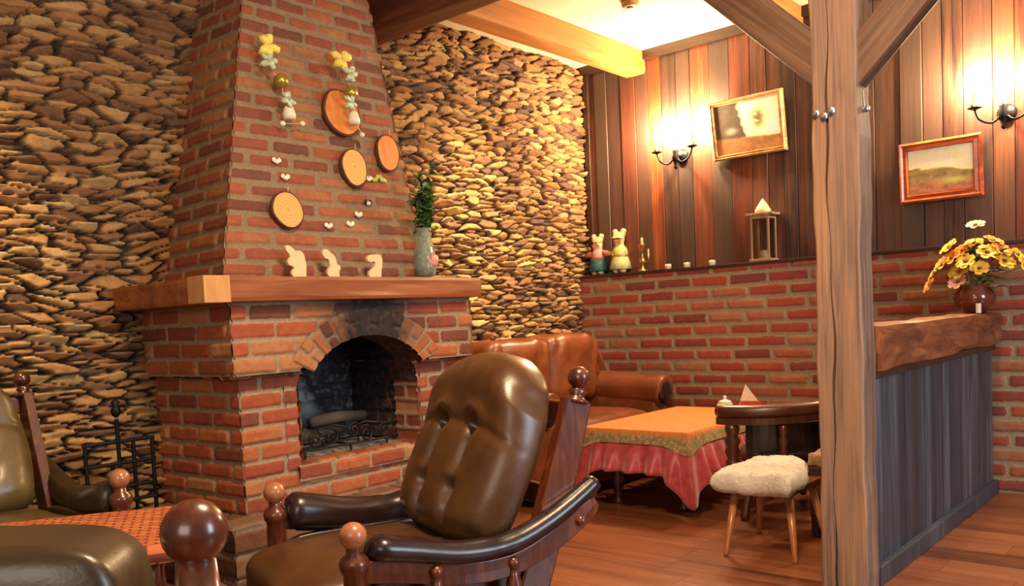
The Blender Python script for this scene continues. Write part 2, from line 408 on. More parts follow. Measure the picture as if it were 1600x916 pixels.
# ------------------------------------------------------------------ plank wall, brick half wall, ledge
pm = MB(); y = YW
while y > -2.6:
    w = random.choice((0.085, 0.105, 0.12, 0.145)); d = random.random()*0.012
    pm.box((XW-0.012-d, y-w+0.003, 1.3), (XW+0.05, y, ZC), rnd=random.random()); y -= w
tag(pm.build('wall_right', M_plank, bevel=0.003), kind='structure')
hw = XW-0.13
f, n = bil((hw, YW-0.0, 0), (hw, -2.6, 0), (hw, YW-0.0, 1.37), (hw, -2.6, 1.37), YW+2.6, 1.37)
tag(brick_panel('wall_right_lower', f, (-1, 0, 0), YW+2.6, 1.37, M_brickw, L=0.27, H=0.083, m=0.026, seed=11, step=0.0085, flip=True), kind='structure')
tag(MB().box((hw-0.02, -2.6, 1.37), (XW-0.005, YW-0.03, 1.392)).build('trim_1', M_ledge, bevel=0.003), kind='structure')
tag(MB().box((XW-0.05, -2.6, ZC-0.065), (XW-0.015, YW-0.02, ZC)).build('trim_2', M_ledge, bevel=0.003), kind='structure')
tag(MB().box((XW-0.04, YW-0.075, 1.392), (XW-0.02, YW-0.03, ZC-0.065)).build('trim_3', M_ledge, bevel=0.003), kind='structure')

# ------------------------------------------------------------------ timbers
def rough_beam(lo, hi, axis, seed, amp=0.006, seg=24):
    """box beam with slightly wavy faces along its axis"""
    lo = list(lo); hi = list(hi); m = MB(); o = [a for a in range(3) if a != axis]; pr = 6
    vs = []; fs = []
    per = []
    for k in range(pr): per.append((k/pr, 0))
    for k in range(pr): per.append((1, k/pr))
    for k in range(pr): per.append((1-k/pr, 1))
    for k in range(pr): per.append((0, 1-k/pr))
    N = len(per)
    for i in range(seg+1):
        t = lo[axis]+(hi[axis]-lo[axis])*i/seg
        for k, (a, b) in enumerate(per):
            p = [0, 0, 0]; p[axis] = t
            da = lo[o[0]]+(hi[o[0]]-lo[o[0]])*a; db = lo[o[1]]+(hi[o[1]]-lo[o[1]])*b
            q = float(vn(np.array(t*4.0+seed), np.array(k*0.6+seed)))-0.5
            ca = (a-0.5)*2; cb = (b-0.5)*2; corner = 1-0.05*(abs(ca) > 0.95 and abs(cb) > 0.95)
            ma = (lo[o[0]]+hi[o[0]])/2; mb = (lo[o[1]]+hi[o[1]])/2
            p[o[0]] = ma+(da-ma)*corner+q*amp*ca; p[o[1]] = mb+(db-mb)*corner+q*amp*cb
            vs.append(tuple(p))
    for i in range(seg):
        for k in range(N): q = (k+1) % N; fs.append((i*N+k, i*N+q, (i+1)*N+q, (i+1)*N+k))
    fs.append(tuple(range(N))); fs.append(tuple(seg*N+k for k in range(N)))
    m.add(vs, fs); return m
tag(rough_beam((3.6, 3.27, 2.80), (XW-0.02, 3.43, ZC+0.01), 0, 1).build('ceiling_beam', M_beam), 'honey coloured ceiling beam meeting the plank wall beside the stone wall', 'beam')
tag(rough_beam((3.40, 1.24, 2.72), (3.60, YW+0.02, ZC+0.01), 1, 5).build('ceiling_beam', M_beamd), 'dark reddish ceiling beam resting against the chimney top', 'beam')
tag(rough_beam((3.2, 2.14, 2.83), (XW-0.02, 2.28, ZC+0.01), 0, 9).build('ceiling_beam', M_beam), 'short honey coloured ceiling beam seen behind the left brace of the post', 'beam')
# the post with its two braces
post = thing('timber_post', 'weathered timber post with a long crack and two diagonal braces', 'post', (3.43, 1.16, 0))
PX0, PX1, PY0, PY1 = 3.36, 3.50, 1.08, 1.245
pmb = MB()
yc = 1.186   # the crack
segs = 40
def crack_y(z): return yc+0.006*math.sin(z*5)+0.004*math.sin(z*17+1)
def crack_w(z): return 0.0035+0.0025*math.sin(z*7+2)
sec = []
vs = []; fs = []
for i in range(segs+1):
    z = ZC*i/segs; c = crack_y(z); w = crack_w(z); q = 0.003*math.sin(z*9)+0.002*math.sin(z*23)
    ring = [(PX0, PY1-0.006+q), (PX0+0.006, PY1+q), (PX1-0.006, PY1), (PX1, PY1-0.006), (PX1, PY0+0.006), (PX1-0.006, PY0-q),
            (PX0+0.006, PY0-q), (PX0+q*0.5, PY0+0.006-q), (PX0, (PY0+c)/2), (PX0, c-w), (PX0+0.03, c), (PX0, c+w), (PX0, (PY1+c)/2)]
    N = len(ring); vs += [(a, b, z) for a, b in ring]
for i in range(segs):
    for k in range(N): q = (k+1) % N; fs.append((i*N+k, i*N+q, (i+1)*N+q, (i+1)*N+k))
fs.append(tuple(range(N))); fs.append(tuple(segs*N+k for k in range(N)))
pmb.add(vs, fs); pmb.build('post_shaft', M_post, post, world=True)
def brace(y0, z0, y1, z1, w, name='brace'):
    d = Vector((0, y1-y0, z1-z0)); L = d.length; ang = math.atan2(d.z, d.y)
    # local x runs up the brace; the timber lies above the line from (y0, z0) to (y1, z1)
    sg = 1 if d.y > 0 else -1
    o = rough_beam((-0.01, -0.045, 0), (L, 0.045, w), 0, y0*7, 0.004, 16).build(name, M_brace, post)
    a = ang if sg > 0 else PI-ang
    o.matrix_parent_inverse = Matrix.Identity(4)
    o.location = (3.43-post.location.x, y0-post.location.y, z0)
    X = Vector((0, d.y/L, d.z/L)); Z = Vector((0, -X.z, X.y))*(1 if d.y > 0 else -1); Y_ = Z.cross(X)
    o.rotation_euler = Matrix((X, Y_, Z)).transposed().to_euler()
    return o
brace(1.235, 1.90, 2.15, 2.815, 0.145)
brace(1.09, 1.875, 0.15, 2.815, 0.135)
for (yy, zz) in ((1.228, 1.80), (1.198, 1.785), (1.172, 1.80)):
    MB().turn((PX0-0.022, yy, zz), (PX0+0.01, yy, zz), [(0.004, 0), (0.009, 0.1), (0.009, 0.5), (0.014, 0.55), (0.014, 1)], 12).build('bolt', M_steel, post, world=True)
MB().turn((3.43, PY0-0.02, 1.80), (3.43, PY0+0.01, 1.80), [(0.006, 0), (0.012, 0.2), (0.012, 1)], 12).build('bolt', M_steel, post, world=True)
MB().tube([(3.40, PY0-0.008, 1.86), (3.40, PY0-0.01, 1.83), (3.40, PY0-0.012, 1.80)], 0.004, 8).build('hook', M_steel, post, world=True)
tag(rough_beam((3.34, -2.6, 2.815), (3.52, 3.25, ZC+0.01), 1, 13).build('ceiling_beam', M_beamd), 'heavy girder beam carried on top of the timber post', 'beam')

# ------------------------------------------------------------------ fireplace
fp = thing('fireplace', 'large red brick fireplace with arched opening and tapering brick hood', 'fireplace', (2.75, 3.5, 0))
def sootf(x, y, z): return np.exp(-((x-2.80)/0.27)**2)*sst(0.98, 1.12, z)*1.15+0.0
def panel(name, p00, p10, p01, p11, mat, **kw):
    ud = np.subtract(p10, p00); ud = ud/np.linalg.norm(ud)*0.008
    p00 = np.subtract(p00, ud); p01 = np.subtract(p01, ud); p10 = np.add(p10, ud); p11 = np.add(p11, ud)
    U = (np.linalg.norm(np.subtract(p10, p00))+np.linalg.norm(np.subtract(p11, p01)))/2
    V = (np.linalg.norm(np.subtract(p01, p00))+np.linalg.norm(np.subtract(p11, p10)))/2
    f, n = bil(p00, p10, p01, p11, U, V)
    return brick_panel(name, f, tuple(n), U, V, mat, fp, **kw)
zer = lambda x, y, z: x*0
X0, X1, YF = 2.10, 3.46, 3.20
OX0, OX1, OZ0, OZS, OZT = 2.40, 3.15, 0.485, 0.81, 1.055
OXC = (OX0+OX1)/2; OA = (OX1-OX0)/2; OR = OZT-OZS
def inside(x, z, g=0.0):
    return (np.abs(x-OXC) < OA+g) & (z > OZ0) & ((z < OZS) | (((x-OXC)/(OA+g))**2+((z-OZS)/(OR+g))**2 < 1))
# raised hearth
panel('hearth_front', (1.93, 3.04, 0), (3.6, 3.04, 0), (1.93, 3.04, 0.305), (3.6, 3.04, 0.305), M_brickt, seed=21, L=0.24, H=0.1)
panel('hearth_side', (1.93, YW, 0), (1.93, 3.04, 0), (1.93, YW, 0.305), (1.93, 3.04, 0.305), M_brickt, seed=22, L=0.24, H=0.1)
panel('hearth_top', (1.93, 3.04, 0.305), (3.6, 3.04, 0.305), (1.93, YW, 0.305), (3.6, YW, 0.305), M_brickt, seed=23, L=0.24, H=0.13)
MB().box((1.94, 3.05, 0), (3.6, YW+0.02, 0.30)).build('hearth_core', M_brickt, fp, world=True)
# base
ZB, ZK, ZM = 0.31, 0.915, 1.225
panel('base_front', (X0, YF, ZB), (X1, YF, ZB), (X0, YF, ZK), (X1, YF, ZK), M_brick, seed=31, mask=lambda x, y, z: ~inside(x, z), soot=zer)
panel('base_side', (X0-0.04, YW, ZB), (X0, YF, ZB), (X0-0.04, YW, ZK), (X0, YF, ZK), M_brick, seed=31, u0=0.115, soot=zer)
panel('base_side', (X1, YF, ZB), (X1, YW, ZB), (X1, YF, ZK), (X1, YW, ZK), M_brick, seed=33, soot=zer)
# corbelled upper band, stepping out
CX0, CX1, CY = 2.035, 3.50, 3.125
arch_mask = lambda x, y, z: ~inside(x, z, 0.055)
panel('corbel_front', (CX0, CY, ZK), (CX1, CY, ZK), (CX0, CY, ZM), (CX1, CY, ZM), M_brick, seed=41, mask=arch_mask, soot=sootf)
panel('corbel_side', (CX0-0.02, YW, ZK), (CX0, CY, ZK), (CX0-0.02, YW, ZM), (CX0, CY, ZM), M_brick, seed=43, soot=zer)
panel('corbel_side', (CX1, CY, ZK), (CX1, YW, ZK), (CX1, CY, ZM), (CX1, YW, ZM), M_brick, seed=43, soot=zer)
for xa, xb in ((CX0, OX0-0.02), (OX1+0.02, CX1)):
    panel('corbel_underside', (xa, YW, ZK), (xb, YW, ZK), (xa, CY, ZK), (xb, CY, ZK), M_brick, seed=44, soot=zer)
# arch ring of voussoirs (pattern follows the arc)
def arch_pos(u, v, y=CY-0.012):
    th = PI*(0.13+0.74*(1-u/1.0)); rr = v
    return OXC+(OA+rr)*np.cos(th), 0*u+y, OZS-0.0+(OR+rr)*np.sin(th)
nu, nv = 200, 20
u, v = np.meshgrid(np.linspace(0, 1.0, nu), np.linspace(0.0, 0.125, nv), indexing='ij')
d, r_, cl, row = bricks(v+0.012, u*0.98, 0.15, 0.07, 0.014, 51)
r_ = hsh(row, 0*row, 52)
h = sst(-0.002, 0.007, d)*0.010
ax, ay, az = arch_pos(u, v)
me = grid_mesh('arch_ring', np.stack([ax, ay-h, az], -1), {'rnd': r_, 'mort': 1-sst(-0.001, 0.004, d), 'soot': np.clip(sootf(ax, ay, az+0.06)*1.1, 0, 1)}, flip=True)
link('arch_ring', me, M_brick, fp, world=True)
# soffit/jamb of the opening
u, v = np.meshgrid(np.linspace(0, 1.0, 120), np.linspace(0.0, 0.12, 10), indexing='ij')
ax, _, az = arch_pos(u, 0*v)
th = PI*(1-u)
ax = OXC+OA*np.cos(th); az = OZS+OR*np.sin(th)
me = grid_mesh('arch_soffit', np.stack([ax, np.where(az > ZK, CY-0.012, YF-0.005)+v*1.6, az], -1), {'rnd': 0*u+0.5, 'mort': 0*u+0.2, 'soot': 0*u+0.9})
link('arch_soffit', me, M_brick, fp, world=True)
for xj in (OX0, OX1):
    panel('jamb', (xj, YF-0.005, OZ0), (xj, YF+0.16, OZ0), (xj, YF-0.005, OZS+0.02), (xj, YF+0.16, OZS+0.02), M_brick if xj == OX0 else M_brick, seed=47, soot=lambda x, y, z: sst(0.6, 1.0, z), flip=False)
# sill course
panel('sill', (OX0-0.02, YF-0.022, OZ0-0.07), (OX1+0.05, YF-0.022, OZ0-0.07), (OX0-0.02, YF-0.022, OZ0), (OX1+0.05, YF-0.022, OZ0), M_brick, seed=48, soot=zer)
panel('sill', (OX0-0.02, YF-0.022, OZ0), (OX1+0.05, YF-0.022, OZ0), (OX0-0.02, YF+0.10, OZ0), (OX1+0.05, YF+0.10, OZ0), M_brick, seed=49, soot=zer, L=0.12, H=0.13)
# firebox interior
B0, B1, BY, BZ = OX0-0.08, OX1+0.03, 3.74, 1.17
sd = lambda x, y, z: sst(0.72, 0.92, z)+0.0*x
panel('firebox_back', (B0, BY, OZ0), (B1, BY, OZ0), (B0, BY, BZ), (B1, BY, BZ), M_brickd, seed=61, soot=lambda x, y, z: np.clip(sst(0.62, 0.80, z-0.10*np.exp(-((x-2.78)/0.10)**2))+sst(2.85, 3.0, x), 0, 1))
panel('firebox_side', (B0, YF, OZ0), (B0, BY, OZ0), (B0, YF, BZ), (B0, BY, BZ), M_brickd, seed=62, soot=lambda x, y, z: sst(0.72, 0.86, z))
panel('firebox_side', (B1, BY, OZ0), (B1, YF, OZ0), (B1, BY, BZ), (B1, YF, BZ), M_brick, seed=63, soot=lambda x, y, z: sst(0.55, 0.75, z)+0.35+sst(3.3, 3.5, y)*0.5)
panel('firebox_roof', (B0, BY, BZ), (B1, BY, BZ), (B0, YF-0.06, BZ), (B1, YF-0.06, BZ), M_brickd, seed=64, soot=lambda x, y, z: 0*x+1)
ash = plain('ash', (0.30, 0.29, 0.28), 0.95, var=0.5, vscale=40, bump=0.5)
u, v = np.meshgrid(np.linspace(B0, B1, 70), np.linspace(YF+0.08, BY, 50), indexing='ij')
link('ash_bed', grid_mesh('ash_bed', np.stack([u, v, OZ0-0.004+0.035*fbm(u*8, v*8, 3)*sst(YF+0.08, YF+0.3, v)], -1), {}), ash, fp, world=True)
# hood
ZH = 1.325
hb = [(2.14, YW, ZH), (2.06, 3.20, ZH), (3.27, 3.20, ZH), (3.30, YW, ZH)]
ht = [(2.47, YW, ZC), (2.52, 3.53, ZC), (3.22, 3.53, ZC), (3.22, YW, ZC)]
for k, nm in ((0, 'hood_side'), (1, 'hood_front'), (2, 'hood_side')):
    panel(nm, hb[k], hb[k+1], ht[k], ht[k+1], M_brickh, seed=71+k if k != 1 else 71, L=0.215, H=0.074, m=0.024, depth=0.007, soot=zer, step=0.0065)
m = MB(); m.add([(x+0.012*(1 if x < 2.8 else -1), y+0.012, z) for x, y, z in hb+ht], [(0,1,2,3),(7,6,5,4),(0,4,5,1),(1,5,6,2),(2,6,7,3),(3,7,4,0)])
m.build('hood_core', M_brickt, fp, world=True)
# mantel
mt = MB()
mt = rough_beam((1.985, 3.045, 1.222), (3.52, 3.20, 1.325), 0, 21, 0.004); mt.build('mantel_beam', M_mantel, fp, world=True)
mt = rough_beam((1.87, 3.16, 1.218), (2.02, YW-0.005, 1.323), 1, 23, 0.004); mt.build('mantel_return', M_mantel, fp, world=True)
MB().box((1.868, 3.042, 1.219), (1.988, 3.165, 1.327)).build('mantel_end_block', M_endgrain, fp, world=True, bevel=0.003)['label'] = 'pale end-grain block'
MB().box((2.0, 3.15, 1.215), (3.50, YW, 1.319)).build('mantel_infill', M_mantel, fp, world=True)
MB().box((3.30, 3.1, 1.222), (3.53, YW, 1.325)).build('mantel_return', M_mantel, fp, world=True, bevel=0.004)

# iron fire grate with scrolls
fg = thing('fire_grate', 'black wrought iron grate with scrolls in the fireplace opening', 'grate', (2.75, 3.3, OZ0))
g = MB(); gy = 3.30; zb = OZ0+0.03
g.tube([(2.42, gy, zb+0.012), (3.10, gy, zb+0.012)], 0.006, 8)
for (xx) in (2.5, 2.78, 3.02):
    g.tube([(xx, gy, OZ0), (xx, gy, zb+0.02)], 0.006, 8); g.tube([(xx, gy, zb+0.01), (xx, gy+0.22, zb+0.01), (xx, gy+0.22, OZ0)], 0.006, 8)
g.tube([(2.42, gy+0.2, zb+0.012), (3.10, gy+0.2, zb+0.012)], 0.006, 8)
g.build('frame', M_iron, fg, world=True)
def spiral(cx, cz, r, turns, d, st): return [(cx+d*rr*math.cos(a), gy-0.005, cz+rr*math.sin(a)) for k in range(40) for a in [st+turns*2*PI*k/39] for rr in [r*(0.18+0.82*(1-k/39))]]
for cx, cz, r, d in ((2.56, 0.055, 0.042, 1), (2.66, 0.06, 0.045, -1), (2.80, 0.075, 0.04, 1), (2.88, 0.05, 0.045, -1), (3.0, 0.055, 0.038, 1)):
    MB().tube(spiral(cx, zb+cz, r, 1.6, d, 0.6), 0.006, 6).build('scroll', M_iron, fg, world=True)
MB().tube([(2.58, gy, zb+0.10), (2.68, gy, zb+0.115), (2.78, gy, zb+0.09), (2.88, gy, zb+0.11), (3.05, gy, zb+0.08), (3.10, gy, zb+0.085)], 0.006, 8).build('rail', M_iron, fg, world=True)
M_log = wood('charred_log', [(0.2, (0.01, 0.009, 0.009)), (0.8, (0.09, 0.08, 0.075))], 0, 0.9, fine=30)
for i, (a, b, r, l) in enumerate((((2.5, 3.42, OZ0+0.09), (2.9, 3.5, OZ0+0.10), 0.035, 'charred log lying lowest across the fire grate'), ((2.62, 3.40, OZ0+0.16), (3.02, 3.47, OZ0+0.15), 0.03, 'charred log stacked on top in the fire grate'))):
    tag(MB().tube([a, tuple((p+q)/2+0.008 for p, q in zip(a, b)), b], [r*0.9, r, r*0.85], 10).build('log', M_log, smooth=True), l, 'log')

# ------------------------------------------------------------------ cushion helper
def sheet(fn, nu, nv):
    """closed cushion: fn(s, t, side)->(x,y,z); the two sides meet at the rim and are welded"""
    vs = []; fs = []
    for side in (1, -1):
        k = len(vs)
        for i in range(nu+1):
            for j in range(nv+1): vs.append(fn(-1+2*i/nu, j/nv, side))
        for i in range(nu):
            for j in range(nv):
                q = (k+i*(nv+1)+j, k+(i+1)*(nv+1)+j, k+(i+1)*(nv+1)+j+1, k+i*(nv+1)+j+1)
                fs.append(q if side > 0 else q[::-1])
    me = bpy.data.meshes.new('cushion'); me.from_pydata(vs, [], fs)
    bm = bmesh.new(); bm.from_mesh(me); bmesh.ops.remove_doubles(bm, verts=bm.verts, dist=0.0008)
    bmesh.ops.recalc_face_normals(bm, faces=bm.faces); bm.to_mesh(me); bm.free(); return me
def rbox(lo, hi, e=0.3, n=12, crown=0.0, seed=0, wob=0.0):
    """rounded puffy box between corners"""
    c = [(a+b)/2 for a, b in zip(lo, hi)]; h = [(b-a)/2 for a, b in zip(lo, hi)]
    def sp(x, p): return math.copysign(abs(x)**p, x)
    vs = []; fs = []
    N = n*4; K = n*2
    for j in range(K+1):
        ph = -PI/2+PI*j/K
        for i in range(N):
            th = 2*PI*i/N
            x = sp(math.cos(ph), e)*sp(math.cos(th), e); y = sp(math.cos(ph), e)*sp(math.sin(th), e); z = sp(math.sin(ph), e)
            cz = crown*(1-x*x)*(1-y*y)*(1 if z > 0 else 0)
            q = wob*(float(fbm(np.array(x*2.5+seed), np.array(y*2.5+z), seed))-0.45)
            vs.append((c[0]+x*(h[0]+q), c[1]+y*(h[1]+q), c[2]+z*(h[2]+q)+cz))
    for j in range(K):
        for i in range(N): k = (i+1) % N; fs.append((j*N+i, j*N+k, (j+1)*N+k, (j+1)*N+i))
    me = bpy.data.meshes.new('rb'); me.from_pydata(vs, [], fs)
    bm = bmesh.new(); bm.from_mesh(me); bmesh.ops.remove_doubles(bm, verts=bm.verts, dist=0.0005)
    bmesh.ops.recalc_face_normals(bm, faces=bm.faces); bm.to_mesh(me); bm.free(); return me
def smooth_path(pts, n=24):
    """Catmull-Rom through points"""
    P = [Vector(p) for p in pts]; P = [P[0]*2-P[1]]+P+[P[-1]*2-P[-2]]; out = []
    m = len(P)-3
    for k in range(n+1):
        t = k/n*m; i = min(int(t), m-1); f = t-i; a, b, c, d = P[i:i+4]
        out.append(0.5*((2*b)+(c-a)*f+(2*a-5*b+4*c-d)*f*f+(3*b-a-3*c+d)*f**3))
    return out

# ------------------------------------------------------------------ armchairs
HALF = 0.345
def make_armchair(label, loc, rz, scale=1.0, leath=M_leath, armleath=M_leathd, topz=0.985, ballmat=M_ballw, group=None, shift=0.045):
    t = thing('armchair', label, 'armchair', loc, rz, group, scale)
    def P(b, lat, z): return (-b, lat, z)
    for sg in (1, -1):
        Y = sg*HALF
        MB().turn(P(0, Y, 0), P(0, Y, 0.575), [(0.020, 0), (0.027, 0.03), (0.027, 0.06), (0.020, 0.09), (0.028, 0.3), (0.031, 0.5), (0.031, 0.78), (0.029, 0.88), (0.036, 0.9), (0.038, 0.93), (0.033, 0.95), (0.020, 0.97), (0.020, 1)]).build('front_post', M_chairw, t, smooth=True)
        MB().ball(P(0, Y, 0.60), 0.034, 24).build('ball_finial', ballmat, t, smooth=True)
        # reclined back stile, a flat board with a turned top
        Ys = sg*(HALF-0.035)
        path = [P(0.40, Ys, 0.0), P(0.46, Ys, 0.2), P(0.515, Ys, 0.38), P(0.57, Ys, 0.53), P(0.63, Ys, 0.70), P(0.682, Ys, 0.865)]
        secq = [(-0.017, -0.046), (0.017, -0.046), (0.020, -0.040), (0.020, 0.040), (0.017, 0.046), (-0.017, 0.046), (-0.020, 0.040), (-0.020, -0.040)]
        m = MB(); m.tube(path, [0.8, 0.95, 1.0, 1.0, 0.98, 0.9], sec=[(x, y) for x, y in secq], upv=(1, 0, 0)); m.build('back_stile', M_chairw, t)
        MB().turn(P(0.680, Ys, 0.86), P(0.692, Ys, 0.905), [(0.034, 0), (0.036, 0.15), (0.024, 0.3), (0.020, 0.5), (0.027, 0.7), (0.018, 0.85), (0.016, 1)]).build('stile_neck', M_chairw, t, smooth=True)
        MB().ball(P(0.695, Ys, 0.928), 0.031, 24).build('ball_finial', M_chairw, t, smooth=True)
        # arm: padded leather over a wooden rail
        ap = smooth_path([P(0.035, Y, 0.562), P(0.14, Y, 0.540), P(0.28, Y*1.03, 0.513), P(0.42, Y*1.03, 0.515), P(0.54, Y*1.02, 0.553), P(0.64, Y, 0.600), P(0.71, Y*0.98, 0.638)], 36)
        inn = -sg
        pad = [(-0.036, -0.022), (-0.046, 0.0), (-0.040, 0.022), (-0.018, 0.037), (0.012, 0.038), (0.042, 0.022), (0.056, -0.008), (0.056, -0.05), (0.042, -0.078), (0.015, -0.07), (0.0, -0.03)]
        rr = []
        for i in range(37):
            f = i/36; r = 1.0-0.38*f
            r *= min(1.0, 0.45+(f/0.04)**0.6*0.55) if f < 0.04 else 1
            if abs(f-0.46) < 0.03: r *= 0.93
            rr.append(r)
        m = MB(); m.tube(ap, rr, sec=[(x*(-1 if sg > 0 else 1), z) for x, z in pad], upv=(0, 0, 1)); m.build('arm_pad', armleath, t, smooth=True)
        rp = smooth_path([P(0.0, Y, 0.515), P(0.14, Y*1.02, 0.492), P(0.28, Y*1.05, 0.465), P(0.42, Y*1.05, 0.465), P(0.54, Y*1.03, 0.500), P(0.64, Y*1.03, 0.553), P(0.70, Y*1.03, 0.590)], 24)
        rs = [(-0.016, -0.028), (0.016, -0.028), (0.018, 0.0), (0.016, 0.028), (-0.016, 0.028), (-0.018, 0.0)]
        m = MB(); m.tube(rp, [1.0]*22+[0.9, 0.8, 0.55], sec=rs, upv=(0, 0, 1)); m.build('arm_rail', M_chairw, t, bevel=0.003)
        for b, zt in ((0.20, 0.485), (0.42, 0.47)):
            MB().turn(P(b, Y*1.09, 0.22), P(b, Y*1.09, zt-0.015), [(0.014, 0), (0.020, 0.2), (0.023, 0.55), (0.021, 0.85), (0.013, 0.93), (0.013, 1)]).build('spindle', M_chairw, t, smooth=True)
            MB().ball(P(b, Y*1.09, zt), 0.018, 16).build('spindle_knob', M_leathd if False else M_chairw, t, smooth=True)
        MB().ball(P(0.635, Y*1.09, 0.548), 0.015, 16).build('rail_knob', M_chairw, t, smooth=True)
        MB().box(P(0.50, Y-0.018, 0.175), P(0.0, Y+0.018, 0.245)).build('side_rail', M_chairw, t, bevel=0.006)
        # rocker-style foot rail
        MB().tube([P(-0.06, Y, 0.024), P(0.2, Y, 0.022), P(0.5, Y, 0.024)], 0.022, 10).build('foot_rail', M_chairw, t, smooth=True)
        # leather side panel below the arm
        me = rbox((-0.50, min(sg*0.285, sg*0.32), 0.25), (-0.02, max(sg*0.285, sg*0.32), 0.47), 0.25, 8)
        link('side_panel', me, armleath, t, smooth=True)
    MB().box(P(0.03, -HALF+0.02, 0.18), P(-0.02, HALF-0.02, 0.26)).build('front_rail', M_chairw, t, bevel=0.006)
    MB().box(P(0.52, -HALF+0.05, 0.20), P(0.47, HALF-0.05, 0.27)).build('rear_rail', M_chairw, t, bevel=0.006)
    for z, b in ((0.60, 0.615), (0.83, 0.69)):
        MB().box(P(b+0.012, -HALF+0.05, z-0.03), P(b-0.012, HALF-0.05, z+0.03)).build('back_rail', M_chairw, t, bevel=0.005)
    # seat cushion with rolled front
    me = rbox((-0.53, -0.285, 0.28), (0.15, 0.285, 0.475), 0.42, 12, crown=0.03, seed=3, wob=0.02)
    link('seat_cushion', me, leath, t, smooth=True)
    # tufted back cushion
    zb, bb = 0.465, 0.40; zt_, bt = topz, 0.645
    ax = Vector((-(bt-bb), 0, zt_-zb)); Ln = ax.length; axn = ax.normalized(); nf = Vector((axn.z, 0, -axn.x))
    def fn(s, tt, side):
        w = 0.268+0.025*math.sin(PI*min(tt*1.1, 1)); lat = s*w*(1-0.10*max(0, tt-0.8)/0.2)
        L = Ln*(1-0.17*abs(s)**2.6*1.0); base = 0.035*abs(s)**3
        a = base+tt*(L-base)
        rim = max(0.0, (1-abs(s)**7))**0.5*max(0.0, 1-abs(2*tt-1)**9)**0.5
        if side > 0:
            th = 0.115*rim*(1+0.16*math.exp(-((tt-0.83)/0.13)**2))
            for s0 in (-0.36, 0.30):
                fade = 1/(1+math.exp((tt-0.60)/0.03))
                th -= 0.034*math.exp(-((s-s0)/0.075)**2)*fade*rim
                for t0 in (0.58, 0.24):
                    th -= 0.030*math.exp(-((s-s0)/0.11)**2-((tt-t0)/0.05)**2)
                    th += 0.014*math.exp(-((s-s0-0.03)/0.13)**2-((tt-t0-0.075)/0.035)**2)
            th -= 0.008*math.exp(-((tt-0.58)/0.03)**2)*rim
            th += 0.010*(float(fbm(np.array(s*3+5), np.array(tt*5), 2))-0.45)*rim
        else: th = -0.045*rim
        p = Vector((-bb, lat*0.97+shift, zb))+axn*a+nf*th
        return tuple(p)
    link('back_cushion', sheet(fn, 64, 72), leath, t, smooth=True)
    return t
make_armchair('tufted brown leather armchair with dark arms in front of the fireplace', (1.458, 1.924, 0), math.radians(159.8))

# a second one by the stone wall, cut by the left picture edge
make_armchair('olive brown leather armchair against the stone wall behind the woven table top', (1.045, 2.90, 0), math.radians(-91.3), 1.03, leath=M_leathl, armleath=M_leatho, topz=0.97, shift=-0.045)
# nearest chair, seen from behind: its ball finial stands nearest the camera
def near_chair():
    t = thing('armchair', 'dark leather armchair nearest the camera, seen from behind with a large ball finial', 'armchair', (0.414+0.0, 0.718, 0), math.radians(47))
    # local origin under the right-hand ball; +X forward, +Y left
    for Y in (0.0, 0.62):
        m = MB(); m.turn((0, Y, 0), (0, Y, 0.895), [(0.026, 0), (0.030, 0.05), (0.026, 0.1), (0.032, 0.5), (0.034, 0.86), (0.024, 0.90), (0.024, 0.915), (0.032, 0.928), (0.036, 0.945), (0.032, 0.962), (0.020, 0.972), (0.018, 1.0)], 28)
        m.build('back_post', M_chairw, t, smooth=True)
        MB().ball((0, Y, 0.92), 0.0305, 32).build('ball_finial', M_chairw, t, smooth=True)
        MB().turn((0.60, Y, 0), (0.60, Y, 0.58), [(0.024, 0), (0.03, 0.1), (0.03, 0.9), (0.018, 1)]).build('front_post', M_chairw, t, smooth=True)
        MB().ball((0.60, Y, 0.60), 0.03, 20).build('ball_finial', M_chairw, t, smooth=True)
        link('arm_pad', rbox((0.03, Y-0.04, 0.50), (0.57, Y+0.04, 0.58), 0.5, 8), M_leathd, t, smooth=True)
    for z in (0.30, 0.56, 0.80): MB().box((-0.012, 0.02, z-0.025), (0.012, 0.60, z+0.025)).build('back_rail', M_chairw, t, bevel=0.004)
    link('back_cushion', rbox((-0.055, 0.052, 0.36), (0.09, 0.60, 0.925), 0.20, 14, seed=5, wob=0.012), M_leatho, t, smooth=True)
    link('seat_cushion', rbox((0.05, 0.03, 0.30), (0.66, 0.59, 0.46), 0.4, 12, crown=0.02), M_leatho, t, smooth=True)
    MB().box((0.0, 0.02, 0.22), (0.60, 0.60, 0.30)).build('seat_frame', M_chairw, t, bevel=0.006)
near_chair()

# ------------------------------------------------------------------ low table with woven cloth (left foreground)
def weave_mat(name, base, c2, c3, sx=70, sy=22):
    t = NT(name); v = t.coord()
    br = t.n.new('ShaderNodeTexBrick'); br.inputs['Scale'].default_value = 1
    mp = t.coord((sx, sy, 1)); t.link(mp, br.inputs['Vector'])
    br.inputs['Color1'].default_value = (*base, 1); br.inputs['Color2'].default_value = (*c2, 1); br.inputs['Mortar'].default_value = (*c3, 1)
    br.inputs['Mortar Size'].default_value = 0.2; br.inputs['Brick Width'].default_value = 2.2; br.inputs['Row Height'].default_value = 1.0
    n = t.noise(9, 3, vec=v)
    t.col(t.mix(t.math('MULTIPLY', n, 0.3), br.outputs['Color'], c2)); t.rough(0.75)
    t.bump(br.outputs['Fac'], -0.4, 0.003); return t.m
M_weave = weave_mat('woven_runner', (0.66, 0.26, 0.06), (0.46, 0.09, 0.03), (0.12, 0.02, 0.01), 45, 58)
lt = thing('low_table', 'low wooden table with an orange woven top between the left armchairs', 'table', (0.90, 2.37, 0), math.radians(-31))
